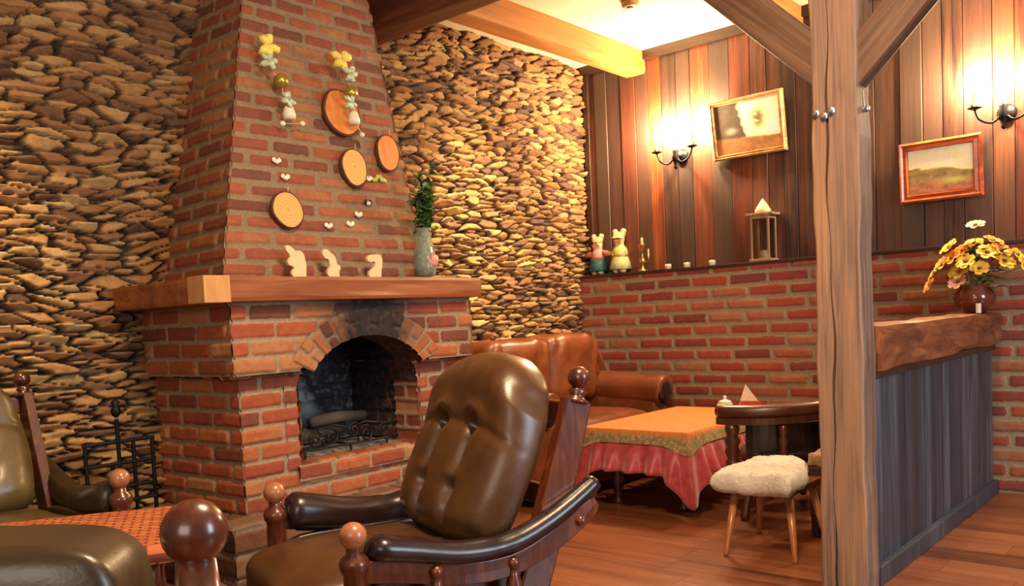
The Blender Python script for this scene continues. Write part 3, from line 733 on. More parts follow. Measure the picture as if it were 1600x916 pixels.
def slab(lo, hi, n, mat, parent, bevel=0.004): return MB().box(lo, hi).build(n, mat, parent, bevel=bevel)
slab((-0.35, -0.25, 0.555), (0.35, 0.25, 0.585), 'tabletop', M_chairw, lt, 0.008)
slab((-0.30, -0.20, 0.49), (0.30, 0.20, 0.555), 'apron', M_chairw, lt)
for sx in (-0.29, 0.29):
    for sy in (-0.19, 0.19):
        MB().turn((sx, sy, 0), (sx, sy, 0.56), [(0.02, 0), (0.03, 0.1), (0.02, 0.2), (0.034, 0.5), (0.02, 0.75), (0.03, 0.8), (0.03, 1)]).build('leg', M_chairw, lt, smooth=True)
cm = bpy.data.meshes.new('c')
u, v = np.meshgrid(np.linspace(-0.36, 0.36, 60), np.linspace(-0.26, 0.26, 40), indexing='ij')
zc = np.where((np.abs(u) > 0.352) | (np.abs(v) > 0.252), 0.545, 0.5875)+0.002*fbm(u*20, v*20, 3)
tc = link('woven_runner', grid_mesh('woven_runner', np.stack([u, v, zc], -1), {}), M_weave, None)
so = tc.modifiers.new('s', 'SOLIDIFY'); so.thickness = 0.003; so.offset = 1
tc.location = lt.location; tc.rotation_euler = lt.rotation_euler
tag(tc, 'orange and red woven runner covering the low table at lower left', 'tablecloth')

# ------------------------------------------------------------------ iron rack by the fireplace
rk = thing('iron_rack', 'black iron tool rack with a finial standing left of the fireplace', 'rack', (1.72, 3.5, 0))
yk = 3.50
def bar(a, b, r=0.008, nm='bar'): MB().tube([a, b], r, 8).build(nm, M_iron, rk, world=True)
for xx, zt in ((1.70, 0.765), (1.765, 0.675), (1.85, 0.675), (1.56, 0.675)): bar((xx, yk, 0), (xx, yk, zt), 0.009, 'upright')
for zz in (0.67, 0.58, 0.48, 0.42, 0.06): bar((1.55, yk, zz), (1.86, yk, zz), 0.008, 'crossbar')
MB().lathe([(0.004, 0.77), (0.016, 0.78), (0.022, 0.80), (0.012, 0.82), (0.018, 0.835), (0.002, 0.85)], (1.70, yk, 0), 16).build('finial', M_iron, rk, world=True, smooth=True)
for xx in (1.56, 1.85): bar((xx, yk-0.10, 0.008), (xx, yk+0.10, 0.008), 0.008, 'foot')

# ------------------------------------------------------------------ sofa
sf = thing('sofa', 'tan brown leather sofa with ruched back and rolled arm in the corner', 'sofa', (4.6, 3.4, 0))
def ruche(lo, hi, n, amp, parent, name, seed, puff=0.34, axis=0):
    me = rbox(lo, hi, puff, 18)
    for vtx in me.vertices:
        q = vtx.co[axis]; k = math.sin(q*46+3*math.sin(vtx.co.z*9+seed)+seed)*amp*(0.6+0.8*float(vn(np.array(q*9.0), np.array(vtx.co.z*6))))
        c = Vector(((lo[0]+hi[0])/2, (lo[1]+hi[1])/2, (lo[2]+hi[2])/2)); d = (vtx.co-c); d[axis] = 0
        if d.length > 1e-4: vtx.co += d.normalized()*k
    return link(name, me, M_leaths, parent, world=True, smooth=True)
ruche((4.02, 3.44, 0.52), (4.68, 3.77, 0.965), 3, 0.008, sf, 'back_cushion', 1)
ruche((4.66, 3.44, 0.52), (5.24, 3.77, 0.975), 3, 0.008, sf, 'back_cushion', 2)
MB().box((3.98, 3.62, 0.08), (5.36, 3.765, 0.86)).build('back_frame', M_leaths, sf, world=True, bevel=0.04)
link('seat_cushion', rbox((4.06, 2.99, 0.27), (5.20, 3.52, 0.46), 0.35, 14, crown=0.02, wob=0.02), M_leaths, sf, world=True, smooth=True)
link('base', rbox((4.0, 3.01, 0.05), (5.36, 3.70, 0.30), 0.2, 8), M_leaths, sf, world=True, smooth=True)
for x0_, x1_ in ((3.86, 4.10), (5.17, 5.40)):
    link('arm_body', rbox((x0_+0.03, 3.01, 0.06), (x1_-0.03, 3.70, 0.56), 0.2, 8), M_leaths, sf, world=True, smooth=True)
    xc = (x0_+x1_)/2
    MB().tube(smooth_path([(xc, 2.975, 0.56), (xc, 3.02, 0.565), (xc, 3.3, 0.58), (xc, 3.55, 0.60), (xc, 3.70, 0.62)], 16), [0.085]+[0.108]*15+[0.10], 24).build('arm_roll', M_leaths, sf, world=True, smooth=True)
    MB().turn((xc, 2.955, 0.56), (xc, 2.98, 0.56), [(0.03, 0), (0.07, 0.4), (0.09, 1)], 24).build('arm_facing', M_leathd, sf, world=True, smooth=True)
# folded corner of the back that slopes down to the arm
def corner(s, tt, side):
    x = 5.12+0.24*(s+1)/2; z0 = 0.60; z1 = 0.975-0.24*((s+1)/2)**1.3
    rim = max(0, 1-abs(s)**6)**0.5*max(0, 1-abs(2*tt-1)**6)**0.5
    y = 3.60-side*0.13*rim*(1+0.18*math.sin((s*2.2+tt*3)*3))
    return (x, y, z0+(z1-z0)*tt)
link('back_fold', sheet(corner, 24, 24), M_leaths, sf, world=True, smooth=True)
for xx in (4.0, 5.30):
    for yy in (3.06, 3.66): MB().turn((xx, yy, 0), (xx, yy, 0.08), [(0.02, 0), (0.03, 1)]).build('foot', M_chairw, sf, world=True)

# ------------------------------------------------------------------ dining table and cloth
tb = thing('coffee_table', 'low wooden table hidden under the ruffled tablecloth by the sofa', 'table', (4.72, 2.55, 0))
TX0, TX1, TY0, TY1, TZ = 4.15, 5.28, 2.22, 2.88, 0.455
MB().box((TX0, TY0, TZ-0.03), (TX1, TY1, TZ)).build('tabletop', M_chairw, tb, world=True, bevel=0.005)
MB().box((TX0+0.08, TY0+0.08, TZ-0.10), (TX1-0.08, TY1-0.08, TZ-0.028)).build('apron', M_chairw, tb, world=True)
for xx in (TX0+0.17, TX1-0.15):
    for yy in (TY0+0.12, TY1-0.12):
        MB().turn((xx, yy, 0), (xx, yy, TZ-0.02), [(0.034, 0), (0.036, 0.04), (0.022, 0.1), (0.030, 0.2), (0.038, 0.34), (0.026, 0.5), (0.032, 0.6), (0.032, 1)]).build('leg', M_chairw, tb, world=True, smooth=True)
def cloth_mat():
    t = NT('patterned_tablecloth'); v = t.coord()
    a = t.attr('rim').outputs['Fac']
    ck = t.n.new('ShaderNodeTexChecker'); ck.inputs['Scale'].default_value = 9; t.link(v, ck.inputs['Vector'])
    n = t.noise(38, 4, 0.65, v); n2 = t.noise(12, 3, 0.6, v)
    c = t.ramp(n, [(0.3, (0.50, 0.14, 0.03)), (0.5, (0.66, 0.23, 0.045)), (0.60, (0.40, 0.20, 0.05)), (0.68, (0.55, 0.11, 0.04)), (0.75, (0.66, 0.34, 0.10))])
    c = t.mix(t.math('MULTIPLY', ck.outputs['Fac'], 0.35), c, (0.62, 0.16, 0.03))
    band = t.ramp(n, [(0.3, (0.30, 0.07, 0.035)), (0.5, (0.20, 0.24, 0.12)), (0.6, (0.62, 0.30, 0.14)), (0.7, (0.12, 0.14, 0.12))])
    c = t.mix(a, c, band); t.col(c); t.rough(0.7); return t.m
def satin_mat():
    t = NT('burgundy_satin'); n = t.noise(20, 3, vec=t.coord())
    t.col(t.ramp(n, [(0.3, (0.34, 0.032, 0.045)), (0.7, (0.50, 0.085, 0.105))])); t.rough(0.28); t.b.inputs['Sheen Weight'].default_value = 0.5; return t.m
M_cloth, M_satin = cloth_mat(), satin_mat()
def drape():
    # one sheet: top plus four hanging sides; corners hang in longer points
    cx, cy = (TX0+TX1)/2, (TY0+TY1)/2; hx, hy = (TX1-TX0)/2+0.006, (TY1-TY0)/2+0.006
    per = []; N = 360
    tot = 4*(hx+hy)
    for k in range(N):
        d = tot*k/N
        if d < 2*hy: p = (-hx, hy-d, -1, 0, min(d, 2*hy-d))
        elif d < 2*hy+2*hx: e = d-2*hy; p = (-hx+e, -hy, 0, -1, min(e, 2*hx-e))
        elif d < 4*hy+2*hx: e = d-2*hy-2*hx; p = (hx, -hy+e, 1, 0, min(e, 2*hy-e))
        else: e = d-4*hy-2*hx; p = (hx-e, hy, 0, 1, min(e, 2*hx-e))
        per.append((*p, d))
    def ring(h_abs, fl, ruf, rnd):
        out = []
        for x, y, nx, ny, dc, d in per:
            c = math.exp(-(dc/0.06)**2)
            diag = Vector((x, y)).normalized(); nn = Vector((nx, ny))*(1-0.0*c)
            if dc < 0.09: w = dc/0.09; nn = (Vector((nx, ny))*w+Vector((math.copysign(0.8, x), math.copysign(0.8, y)))*(1-w))
            o = fl+ruf*(0.5+0.5*math.sin(d*58+1.5*math.sin(d*9)))*(1-c*0.5)
            out.append((cx+x+nn.x*o, cy+y+nn.y*o, h_abs(dc)))
        return out
    top = TZ+0.004
    m = MB()
    rings = [ring(lambda dc: top, 0.0, 0, 0), ring(lambda dc: top-0.012, 0.006, 0, 0)]
    for f_ in (0.35, 0.7, 1.0): rings.append(ring(lambda dc, f_=f_: top-0.012-f_*(0.060+0.05*math.exp(-(dc/0.09)**2)), 0.008+0.014*f_, 0.004*f_, 0))
    nb = len(rings)
    vs = [p for r in rings for p in r]; fs = []
    for j in range(nb-1):
        for k in range(N): q = (k+1) % N; fs.append((j*N+k, j*N+q, (j+1)*N+q, (j+1)*N+k))
    fs.append(tuple(range(N)))
    me = bpy.data.meshes.new('tablecloth'); me.from_pydata(vs, [], fs)
    at = me.attributes.new('rim', 'FLOAT', 'POINT'); at.data.foreach_set('value', [0.0]*(2*N)+[1.0]*(3*N))
    o = link('tablecloth', me, M_cloth, None); so = o.modifiers.new('s', 'SOLIDIFY'); so.thickness = 0.002
    tag(o, 'orange patterned tablecloth with a ruffled burgundy satin skirt', 'tablecloth')
    rings = []
    for f_ in (0.0, 0.2, 0.45, 0.7, 0.9, 1.0):
        rings.append(ring(lambda dc, f_=f_: top-0.062-f_*(0.165+0.17*math.exp(-(dc/0.075)**2)), 0.010+0.030*f_, 0.004+0.046*f_, 0))
    vs = [p for r in rings for p in r]; fs = []
    for j in range(len(rings)-1):
        for k in range(N): q = (k+1) % N; fs.append((j*N+k, j*N+q, (j+1)*N+q, (j+1)*N+k))
    me = bpy.data.meshes.new('skirt'); me.from_pydata(vs, [], fs)
    s_ = link('satin_skirt', me, M_satin, o, smooth=True); so = s_.modifiers.new('s', 'SOLIDIFY'); so.thickness = 0.002
    s_['label'] = 'burgundy satin ruffle'
drape()
M_white = plain('white_ceramic', (0.75, 0.70, 0.62), 0.3, var=0.05)
sb = thing('sugar_bowl', 'small white sugar bowl with a lid on the patterned tablecloth', 'bowl', (5.12, 2.47, TZ+0.006))
MB().lathe([(0.025, 0), (0.045, 0.015), (0.05, 0.035), (0.042, 0.05)], n=20).build('bowl', M_white, sb, smooth=True)
MB().lathe([(0.044, 0.05), (0.034, 0.062), (0.012, 0.07), (0.008, 0.078), (0.012, 0.088), (0.003, 0.094)], n=20).build('lid', M_white, sb, smooth=True)
nh = thing('napkin_holder', 'red napkin holder with folded white napkins on the patterned tablecloth', 'napkin holder', (5.18, 2.33, TZ+0.006), 0.4)
M_red = plain('red_holder', (0.40, 0.05, 0.02), 0.4)
MB().box((-0.03, -0.06, 0), (0.03, 0.06, 0.012)).box((-0.03, -0.06, 0.012), (-0.022, 0.06, 0.06)).box((0.022, -0.06, 0.012), (0.03, 0.06, 0.06)).build('holder', M_red, nh)
m = MB()
for k in range(5):
    x = -0.018+0.009*k; m.prism([(-0.075, 0.013), (0.075, 0.013), (0.03, 0.16)], lambda a, b, x=x: Vector((x, a, b)), (0.005, 0.0, 0))
m.build('napkins', M_white, nh)

# ------------------------------------------------------------------ round-backed wooden chair
cc = thing('captains_chair', 'dark wooden chair with a curved leather rail and turned spindles behind the white stool', 'chair', (4.65, 2.05, 0))
M_dark = wood('dark_walnut', [(0.2, (0.02, 0.006, 0.004)), (0.8, (0.10, 0.03, 0.014))], 2, 0.3, coat=0.4)
R = 0.42
arc = [(4.65+R*math.cos(a), 2.05+R*math.sin(a), 0.565+0.02*math.sin((a-PI)*1.0)**2) for a in [PI-0.15+(PI-0.45)*k/40 for k in range(41)]]
MB().tube(arc, [0.8]+[1.0]*39+[0.8], sec=[(-0.045, -0.025), (0.03, -0.03), (0.048, -0.01), (0.05, 0.02), (0.03, 0.036), (-0.03, 0.036), (-0.052, 0.02)], upv=(0, 0, 1)).build('curved_rail', M_leathr, cc, world=True, smooth=True)
arc2 = [(x, y, z-0.045) for x, y, z in arc]
MB().tube(arc2, 1.0, sec=[(-0.03, -0.018), (0.03, -0.018), (0.03, 0.018), (-0.03, 0.018)], upv=(0, 0, 1)).build('under_rail', M_dark, cc, world=True)
for a in [PI+0.02, PI+0.62, PI+1.2, PI+1.94, PI+2.5]:
    x, y = 4.65+R*math.cos(a), 2.05+R*math.sin(a)
    big = 1.0 if a in (PI+0.02, PI+2.5) else 0.6
    MB().turn((x, y, 0.28), (x, y, 0.51), [(r*big, q) for r, q in ((0.034, 0), (0.038, 0.12), (0.026, 0.2), (0.040, 0.35), (0.030, 0.47), (0.041, 0.6), (0.028, 0.72), (0.038, 0.85), (0.03, 1))]).build('spindle', M_dark, cc, world=True, smooth=True)
bp = []
me = MB(); arcp = [(4.65+(R-0.05)*math.cos(a), 2.05+(R-0.05)*math.sin(a)) for a in [PI+0.15+(PI-0.75)*k/24 for k in range(25)]]
vs = [(x, y, z) for x, y in arcp for z in (0.34, 0.50)]+[(4.65+(x-4.65)*0.93, 2.05+(y-2.05)*0.93, z) for x, y in arcp for z in (0.34, 0.50)]
fs = [(2*k, 2*k+2, 2*k+3, 2*k+1) for k in range(24)]+[(50+2*k, 50+2*k+1, 50+2*k+3, 50+2*k+2) for k in range(24)]+[(2*k+1, 2*k+3, 53+2*k, 51+2*k) for k in range(24)]+[(2*k, 50+2*k, 52+2*k, 2*k+2) for k in range(24)]+[(0, 1, 51, 50), (48, 98, 99, 49)]
me.add(vs, fs); me.build('back_panel', M_leathd, cc, world=True)
MB().lathe([(0.37, 0.22), (0.39, 0.24), (0.39, 0.27), (0.37, 0.285)], (4.65, 1.91, 0), 40, mat=Matrix.Diagonal((1, 0.62, 1, 1))).build('seat_frame', M_dark, cc, world=True, smooth=False)
MB().lathe([(0.34, 0.28), (0.38, 0.31), (0.37, 0.35), (0.30, 0.375), (0.02, 0.38)], (4.65, 1.915, 0), 40, mat=Matrix.Diagonal((1, 0.6, 1, 1))).build('seat_cushion', M_leathd, cc, world=True, smooth=True)
for a in (PI-0.15, -0.0+0.15, PI+1.0, 2*PI-1.0):
    MB().turn((4.65+0.40*math.cos(a), 1.99+0.34*math.sin(a)-0.04*abs(math.cos(a)), 0), (4.65+0.33*math.cos(a), 1.96+0.28*math.sin(a)-0.02, 0.24), [(0.018, 0), (0.026, 0.1), (0.018, 0.3), (0.03, 0.7), (0.028, 1)]).build('leg', M_dark, cc, world=True, smooth=True)

cc.location.y -= 0.035
# ------------------------------------------------------------------ sheepskin stool, brown stool beside it
def fleece_mat(name, a, b):
    t = NT(name); v = t.coord(); n = t.noise(60, 5, 0.7, v); n2 = t.noise(7, 2, vec=v)
    c = t.ramp(t.math('ADD', t.math('MULTIPLY', n, 0.5), t.math('MULTIPLY', n2, 0.5)), [(0.35, a), (0.6, b)])
    t.col(c); t.rough(0.95); t.bump(n, 0.9, 0.012); t.b.inputs['Sheen Weight'].default_value = 0.4; return t.m
M_fleece = fleece_mat('white_fleece', (0.50, 0.45, 0.36), (0.80, 0.78, 0.72))
M_fleeceb = fleece_mat('brown_fleece', (0.22, 0.09, 0.03), (0.42, 0.20, 0.07))
st = thing('stool', 'wooden stool with a white sheepskin seat and splayed legs', 'stool', (3.80, 1.62, 0))
def fleece(s, tt, side):
    # a slab seat with a woolly lumpy skin drooping at the corners
    x = 3.575+0.49*tt; y = 1.625+s*0.185*(1-0.32*tt*tt)+0.05*tt
    rim = max(0, 1-abs(s)**8)**0.5*max(0, 1-abs(2*tt-1)**10)**0.5
    lump = 0.022*(float(fbm(np.array(s*2.2+3), np.array(tt*4.0+1), 4))-0.45)
    fine = 0.012*(float(fbm(np.array(s*16), np.array(tt*30), 6))-0.45)
    z = 0.338+side*(0.056*rim)+lump*1.3+fine-0.012*abs(s)**4
    g = 1+fine*1.5
    return (3.80+(x-3.80)*g, 1.62+(y-1.62)*g+0.012*math.sin(tt*9)*abs(s)**3, z)
link('sheepskin', sheet(fleece, 60, 60), M_fleece, st, world=True, smooth=True)
slab_ = MB().box((3.63, 1.47, 0.285), (4.00, 1.78, 0.315)).build('seat_board', M_chairw, st, world=True, bevel=0.005)
for a, b in (((3.60, 1.755), (3.68, 1.735)), ((3.64, 1.458), (3.69, 1.50)), ((4.06, 1.80), (3.97, 1.75)), ((4.04, 1.47), (3.96, 1.51))):
    MB().turn((*a, 0), (*b, 0.29), [(0.010, 0), (0.012, 0.05), (0.019, 1)], 14).build('leg', M_ballw, st, world=True, smooth=True)
s2 = thing('stool', 'dark boxy stool with a brown fleece seat half hidden behind the post', 'stool', (4.24, 1.44, 0))
link('seat', rbox((4.085, 1.29, 0.33), (4.40, 1.585, 0.405), 0.35, 12, seed=8, wob=0.03), M_fleeceb, s2, world=True, smooth=True)
MB().box((4.10, 1.31, 0.10), (4.38, 1.57, 0.34)).build('body', M_dark, s2, world=True, bevel=0.008)
for xx in (4.12, 4.36):
    for yy in (1.33, 1.55): MB().box((xx-0.015, yy-0.015, 0), (xx+0.015, yy+0.015, 0.11)).build('leg', M_dark, s2, world=True)

# ------------------------------------------------------------------ bar counter
bc = thing('bar_counter', 'bar counter of grey vertical planks under a thick rough timber top', 'counter', (4.5, 1.2, 0))
m = MB(); x = 3.515
while x < 5.55:
    w = random.choice((0.07, 0.09, 0.11)); x2 = min(x+w, 5.55)
    m.box((x, 1.105-random.random()*0.006, 0.0), (x2-0.002, 1.125, 0.84), rnd=random.random()); x = x2
m.build('plank_front', M_barpl, bc, world=True, bevel=0.002)
m = MB(); x = 3.515
while x < 5.55:
    x2 = min(x+0.10, 5.55); m.box((x, 1.215, 0.0), (x2-0.002, 1.235, 0.84), rnd=random.random()); x = x2
m.build('plank_back', M_barpl, bc, world=True)
MB().box((3.515, 1.12, 0.0), (3.53, 1.22, 0.84)).build('end_panel', M_barpl, bc, world=True)
MB().box((3.515, 1.075, 0.0), (5.55, 1.105, 0.075)).build('kick_board', M_barpl, bc, world=True, bevel=0.004)
MB().box((3.515, 1.085, 0.80), (5.55, 1.108, 0.835)).build('cornice_strip', M_ledge, bc, world=True, bevel=0.004)
rough_beam((3.515, 1.055, 0.835), (5.56, 1.26, 1.005), 0, 31, 0.012, 60).build('counter_top', M_counter, bc, world=True)

# ------------------------------------------------------------------ wall sconces
M_bulb = NT('candle_bulb'); M_bulb.b.inputs['Emission Color'].default_value = (1.0, 0.80, 0.50, 1); M_bulb.b.inputs['Emission Strength'].default_value = 30; M_bulb = M_bulb.m
M_ivory = plain('candle_sleeve', (0.55, 0.45, 0.28), 0.5, var=0.05)
SCONCE_W = 47
def sconce(label, yc, zc):
    t = thing('wall_sconce', label, 'wall lamp', (XW-0.02, yc, zc), group='two-armed candle sconces on the plank wall')
    wx = XW-0.02
    MB().lathe([(0.0, 0), (0.045, 0.0), (0.05, 0.012), (0.03, 0.02), (0.012, 0.03)], (0, 0, 0), 20, mat=Matrix.Rotation(-PI/2, 4, 'Y')).build('back_plate', M_iron, t, smooth=True)
    MB().tube([(-0.02, 0, 0), (-0.10, 0, 0)], 0.009, 10).build('bracket', M_iron, t, smooth=True)
    MB().turn((-0.10, 0, -0.10), (-0.10, 0, 0.05), [(0.003, 0), (0.014, 0.1), (0.006, 0.2), (0.018, 0.4), (0.026, 0.55), (0.016, 0.7), (0.022, 0.85), (0.006, 1)], 18).build('stem', M_iron, t, smooth=True)
    MB().ball((-0.10, 0, 0.035), 0.014, 14).build('ball', M_steel, t, smooth=True)
    for sg in (1, -1):
        arm = MB().tube(smooth_path([(-0.10, 0, -0.01), (-0.11, sg*0.05, -0.055), (-0.115, sg*0.11, -0.03), (-0.115, sg*0.135, 0.03)], 18), 0.0065, 8).build('arm', M_iron, t, smooth=True)
        MB().turn((-0.115, sg*0.135, 0.025), (-0.115, sg*0.135, 0.055), [(0.006, 0), (0.034, 0.35), (0.036, 0.5), (0.016, 0.6), (0.02, 1)], 18).build('drip_cup', M_iron, arm, smooth=True)
        MB().lathe([(0.011, 0.055), (0.011, 0.115)], (-0.115, sg*0.135, 0), 14).build('candle_sleeve', M_ivory, arm, smooth=False)
        MB().turn((-0.115, sg*0.135, 0.115), (-0.115, sg*0.135, 0.175), [(0.007, 0), (0.014, 0.25), (0.0155, 0.4), (0.008, 0.75), (0.002, 1)], 16).build('flame_bulb', M_bulb, arm, smooth=True)
        light('sconce_light', 'POINT', (wx-0.115, yc+sg*0.135, zc+0.21), SCONCE_W, (1.0, 0.71, 0.39), 0.03)
    return t
sconce('iron wall sconce with two glowing candle bulbs left of the gilt landscape painting', 3.00, 2.17)
sconce('iron wall sconce with two glowing candle bulbs at the right picture edge', 1.04, 2.09)

# ------------------------------------------------------------------ paintings
def attr_mat(name, rough=0.65):
    t = NT(name); a = t.attr('paint'); n = t.noise(60, 4, vec=t.coord())
    t.col(t.mix(t.math('MULTIPLY', n, 0.25), a.outputs['Color'], (0.10, 0.06, 0.02))); t.rough(rough); return t.m
M_paint = attr_mat('oil_painting')
def painting(label, yc, zc, w, h, fw, mat_f, tilt, seed, style, rollz=0.0):
    t = thing('framed_painting', label, 'painting', (XW-0.03, yc, zc-h/2))
    t.rotation_euler = (0, 0, 0)
    T = Matrix.Rotation(tilt, 4, 'Y')
    def X_(x, y, z): return T@Vector((x, y, z))
    # mitred frame with a stepped profile: (inset from outer edge, height off the wall)
    prof = [(0, 0.0), (0, 0.022), (0.012, 0.034), (fw*0.45, 0.026), (fw*0.8, 0.030), (fw, 0.012), (fw, 0.0)]
    m = MB(); vs = []
    for ins, d in prof:
        for sy, sz in ((1, 0), (-1, 0), (-1, 1), (1, 1)):
            vs.append(X_(-d-0.004, sy*(w/2-ins), (ins if sz == 0 else h-ins)))
    fs = []
    for j in range(len(prof)-1):
        for k in range(4): q = (k+1) % 4; fs.append((j*4+k, j*4+q, (j+1)*4+q, (j+1)*4+k))
    m.add(vs, fs); m.build('frame', mat_f, t)
    nu, nv = 90, 70
    u, v = np.meshgrid(np.linspace(0, 1, nu), np.linspace(0, 1, nv), indexing='ij')
    n = fbm(u*4, v*6, seed, 4); n2 = fbm(u*14, v*14, seed+3, 3)
    sky = np.stack([0.42+0.28*n, 0.36+0.24*n, 0.17+0.12*n], -1)
    if style == 0:   # dark tree mass left, lighter sky right
        treel = sst(0.05, -0.05, u-0.42-0.18*(n-0.45)*2-0.08*np.sin(v*5))
        treer = np.exp(-(((u-0.68)/0.13)**2+((v-0.62)/0.24)**2)**1.5*1.3)*sst(0.25, 0.5, n2+0.1)
        grd = sst(0.36, 0.28, v+0.10*(n-0.45)+0.05*u)
        c = sky*1.7
        for msk, cc in ((treer, (0.09, 0.08, 0.03)), (treel, (0.035, 0.022, 0.014)), (grd, (0.20, 0.09, 0.03))): c = c*(1-msk[..., None])+np.array(cc)*(0.5+1.1*n2[..., None])*msk[..., None]
        c = c+np.exp(-(((u-0.25)/0.08)**2+((v-0.45)/0.06)**2))[..., None]*np.array((0.16, 0.17, 0.12))
    else:            # hazy yellow sky over brown and green fields
        hill = sst(0.06, -0.04, v-0.48-0.16*(n-0.45)-0.10*np.sin(u*3+1))
        fld = sst(0.04, -0.04, v-0.26-0.1*(n-0.45))
        c = sky*1.5+np.array((0.05, 0.04, -0.02))
        for msk, cc in ((hill, (0.16, 0.12, 0.045)), (fld, (0.24, 0.10, 0.05))): c = c*(1-msk[..., None])+np.array(cc)*(0.4+1.2*n2[..., None])*msk[..., None]
        g = np.exp(-(((u-0.72)/0.2)**2+((v-0.24)/0.07)**2))[..., None]; c = c*(1-g)+np.array((0.28, 0.32, 0.08))*g
    c = np.clip(c*2.3, 0, 1)
    y = w/2-fw*0.95-u*(w-fw*1.9); z = fw*0.95+v*(h-fw*1.9)
    P = np.stack([0*u-0.022, y, z], -1); Rm = np.array(T.to_3x3()); P = P@Rm.T
    me = grid_mesh('canvas', P, {})
    at = me.attributes.new('paint', 'FLOAT_COLOR', 'POINT'); at.data.foreach_set('color', np.concatenate([c, np.ones((*c.shape[:2], 1))], -1).reshape(-1).astype(np.float32))
    o = link('canvas', me, M_paint, t); so = o.modifiers.new('s', 'SOLIDIFY'); so.thickness = 0.004
    MB().box((-0.021, -w/2+0.01, 0.01), (-0.003, w/2-0.01, h-0.01), mat=T).build('backing', M_ledge, t)
    return t
M_gilt = wood('worn_gilt_frame', [(0.25, (0.25, 0.09, 0.03)), (0.5, (0.55, 0.32, 0.12)), (0.8, (0.78, 0.58, 0.30))], 1, 0.35, fine=20, long=8)
M_redfr = wood('red_mahogany_frame', [(0.25, (0.24, 0.035, 0.012)), (0.5, (0.48, 0.09, 0.022)), (0.8, (0.62, 0.19, 0.06))], 1, 0.3, fine=20, long=8, coat=0.4)
painting('gilt framed dark landscape painting tilting forward between sconce and post', 2.50, 2.285, 0.50, 0.385, 0.035, M_gilt, math.radians(-9), 3, 0)
painting('red framed pale landscape painting hanging above the bar', 1.367, 1.832, 0.43, 0.345, 0.05, M_redfr, math.radians(-4), 8, 1)

# ------------------------------------------------------------------ ledge decorations
LX, LZ = 5.625, 1.392
def rabbit(label, y, dress, vest, arms, h, group):
    t = thing('rabbit_figurine', label, 'figurine', (LX, y, LZ), group=group)
    k = h/0.34
    M_c = plain('rabbit_fur', (0.70, 0.46, 0.24), 0.7, var=0.15); M_d = plain('rabbit_dress', dress, 0.6, var=0.35, vscale=60); M_v = plain('rabbit_vest', vest, 0.6, var=0.3, vscale=60)
    # body and head as one skinned surface
    me = bpy.data.meshes.new('body')
    V = [(0, 0, 0.05), (0, 0, 0.11), (0, 0, 0.165), (0, 0, 0.20), (-0.004, 0, 0.235), (-0.006, 0, 0.262),
         (-0.002, 0.030, 0.285), (0, 0.042, 0.318), (-0.002, -0.030, 0.285), (0, -0.042, 0.318), (-0.028, 0, 0.228)]
    Ed = [(0, 1), (1, 2), (2, 3), (3, 4), (4, 5), (5, 6), (6, 7), (5, 8), (8, 9), (4, 10)]
    Rr = [0.046, 0.052, 0.040, 0.022, 0.046, 0.036, 0.018, 0.026, 0.018, 0.026, 0.016]
    if arms:
        V += [(0, 0.06, 0.165), (-0.012, 0.125, 0.158), (0, -0.06, 0.165), (-0.012, -0.125, 0.158)]; Ed += [(2, 11), (11, 12), (2, 13), (13, 14)]; Rr += [0.015, 0.017, 0.015, 0.017]
    else:
        V += [(-0.02, 0.045, 0.15), (-0.05, 0.02, 0.125), (-0.02, -0.045, 0.15), (-0.05, -0.02, 0.125)]; Ed += [(2, 11), (11, 12), (2, 13), (13, 14)]; Rr += [0.014, 0.012, 0.014, 0.012]
    me.from_pydata([(a*k, b*k, c*k) for a, b, c in V], Ed, [])
    o = link('body', me, M_c, t)
    sk = o.modifiers.new('skin', 'SKIN'); sk.use_smooth_shade = True
    for i, r in enumerate(Rr): me.skin_vertices[0].data[i].radius = (r*k, r*k)
    me.skin_vertices[0].data[0].use_root = True
    ss = o.modifiers.new('s', 'SUBSURF'); ss.levels = 2; ss.render_levels = 2
    MB().lathe([(a*k, b*k) for a, b in ((0.072, 0.028), (0.077, 0.035), (0.068, 0.08), (0.054, 0.125), (0.044, 0.15))], n=24).build('skirt' if not arms else 'trousers', M_d, t, smooth=True)
    MB().lathe([(a*k, b*k) for a, b in ((0.057, 0.115), (0.057, 0.14), (0.050, 0.175), (0.032, 0.198))], n=24).build('vest', M_v, t, smooth=True)
    if arms:
        for sg in (1, -1): MB().turn((0, sg*0.045*k, 0.168*k), (-0.008*k, sg*0.105*k, 0.160*k), [(0.020*k, 0), (0.024*k, 0.5), (0.021*k, 1)], 14).build('sleeve', plain('rust_sleeve', (0.55, 0.20, 0.09), 0.6), t, smooth=True)
    for sg in (1, -1):
        MB().ball((-0.014*k, sg*0.028*k, 0.019*k), 0.024*k, 14, (1.25, 1, 0.78)).build('shoe', plain('shoe', (0.66, 0.50, 0.30), 0.5), t, smooth=True)
        MB().ball((-0.048*k, sg*0.016*k, 0.247*k), 0.006*k, 8).build('eye', M_iron, t, smooth=True)
    MB().ball((-0.052*k, 0, 0.228*k), 0.006*k, 8, (1, 1.3, 0.8)).build('nose', plain('nose_pink', (0.5, 0.12, 0.08), 0.5), t, smooth=True)
rabbit('rabbit figurine with outstretched arms and teal trousers on the ledge', 3.69, (0.02, 0.10, 0.095), (0.42, 0.20, 0.20), True, 0.33, 'dressed rabbit figurines on the wall ledge')
rabbit('rabbit figurine in a pale green dress on the ledge', 3.50, (0.42, 0.46, 0.20), (0.50, 0.46, 0.14), False, 0.35, 'dressed rabbit figurines on the wall ledge')

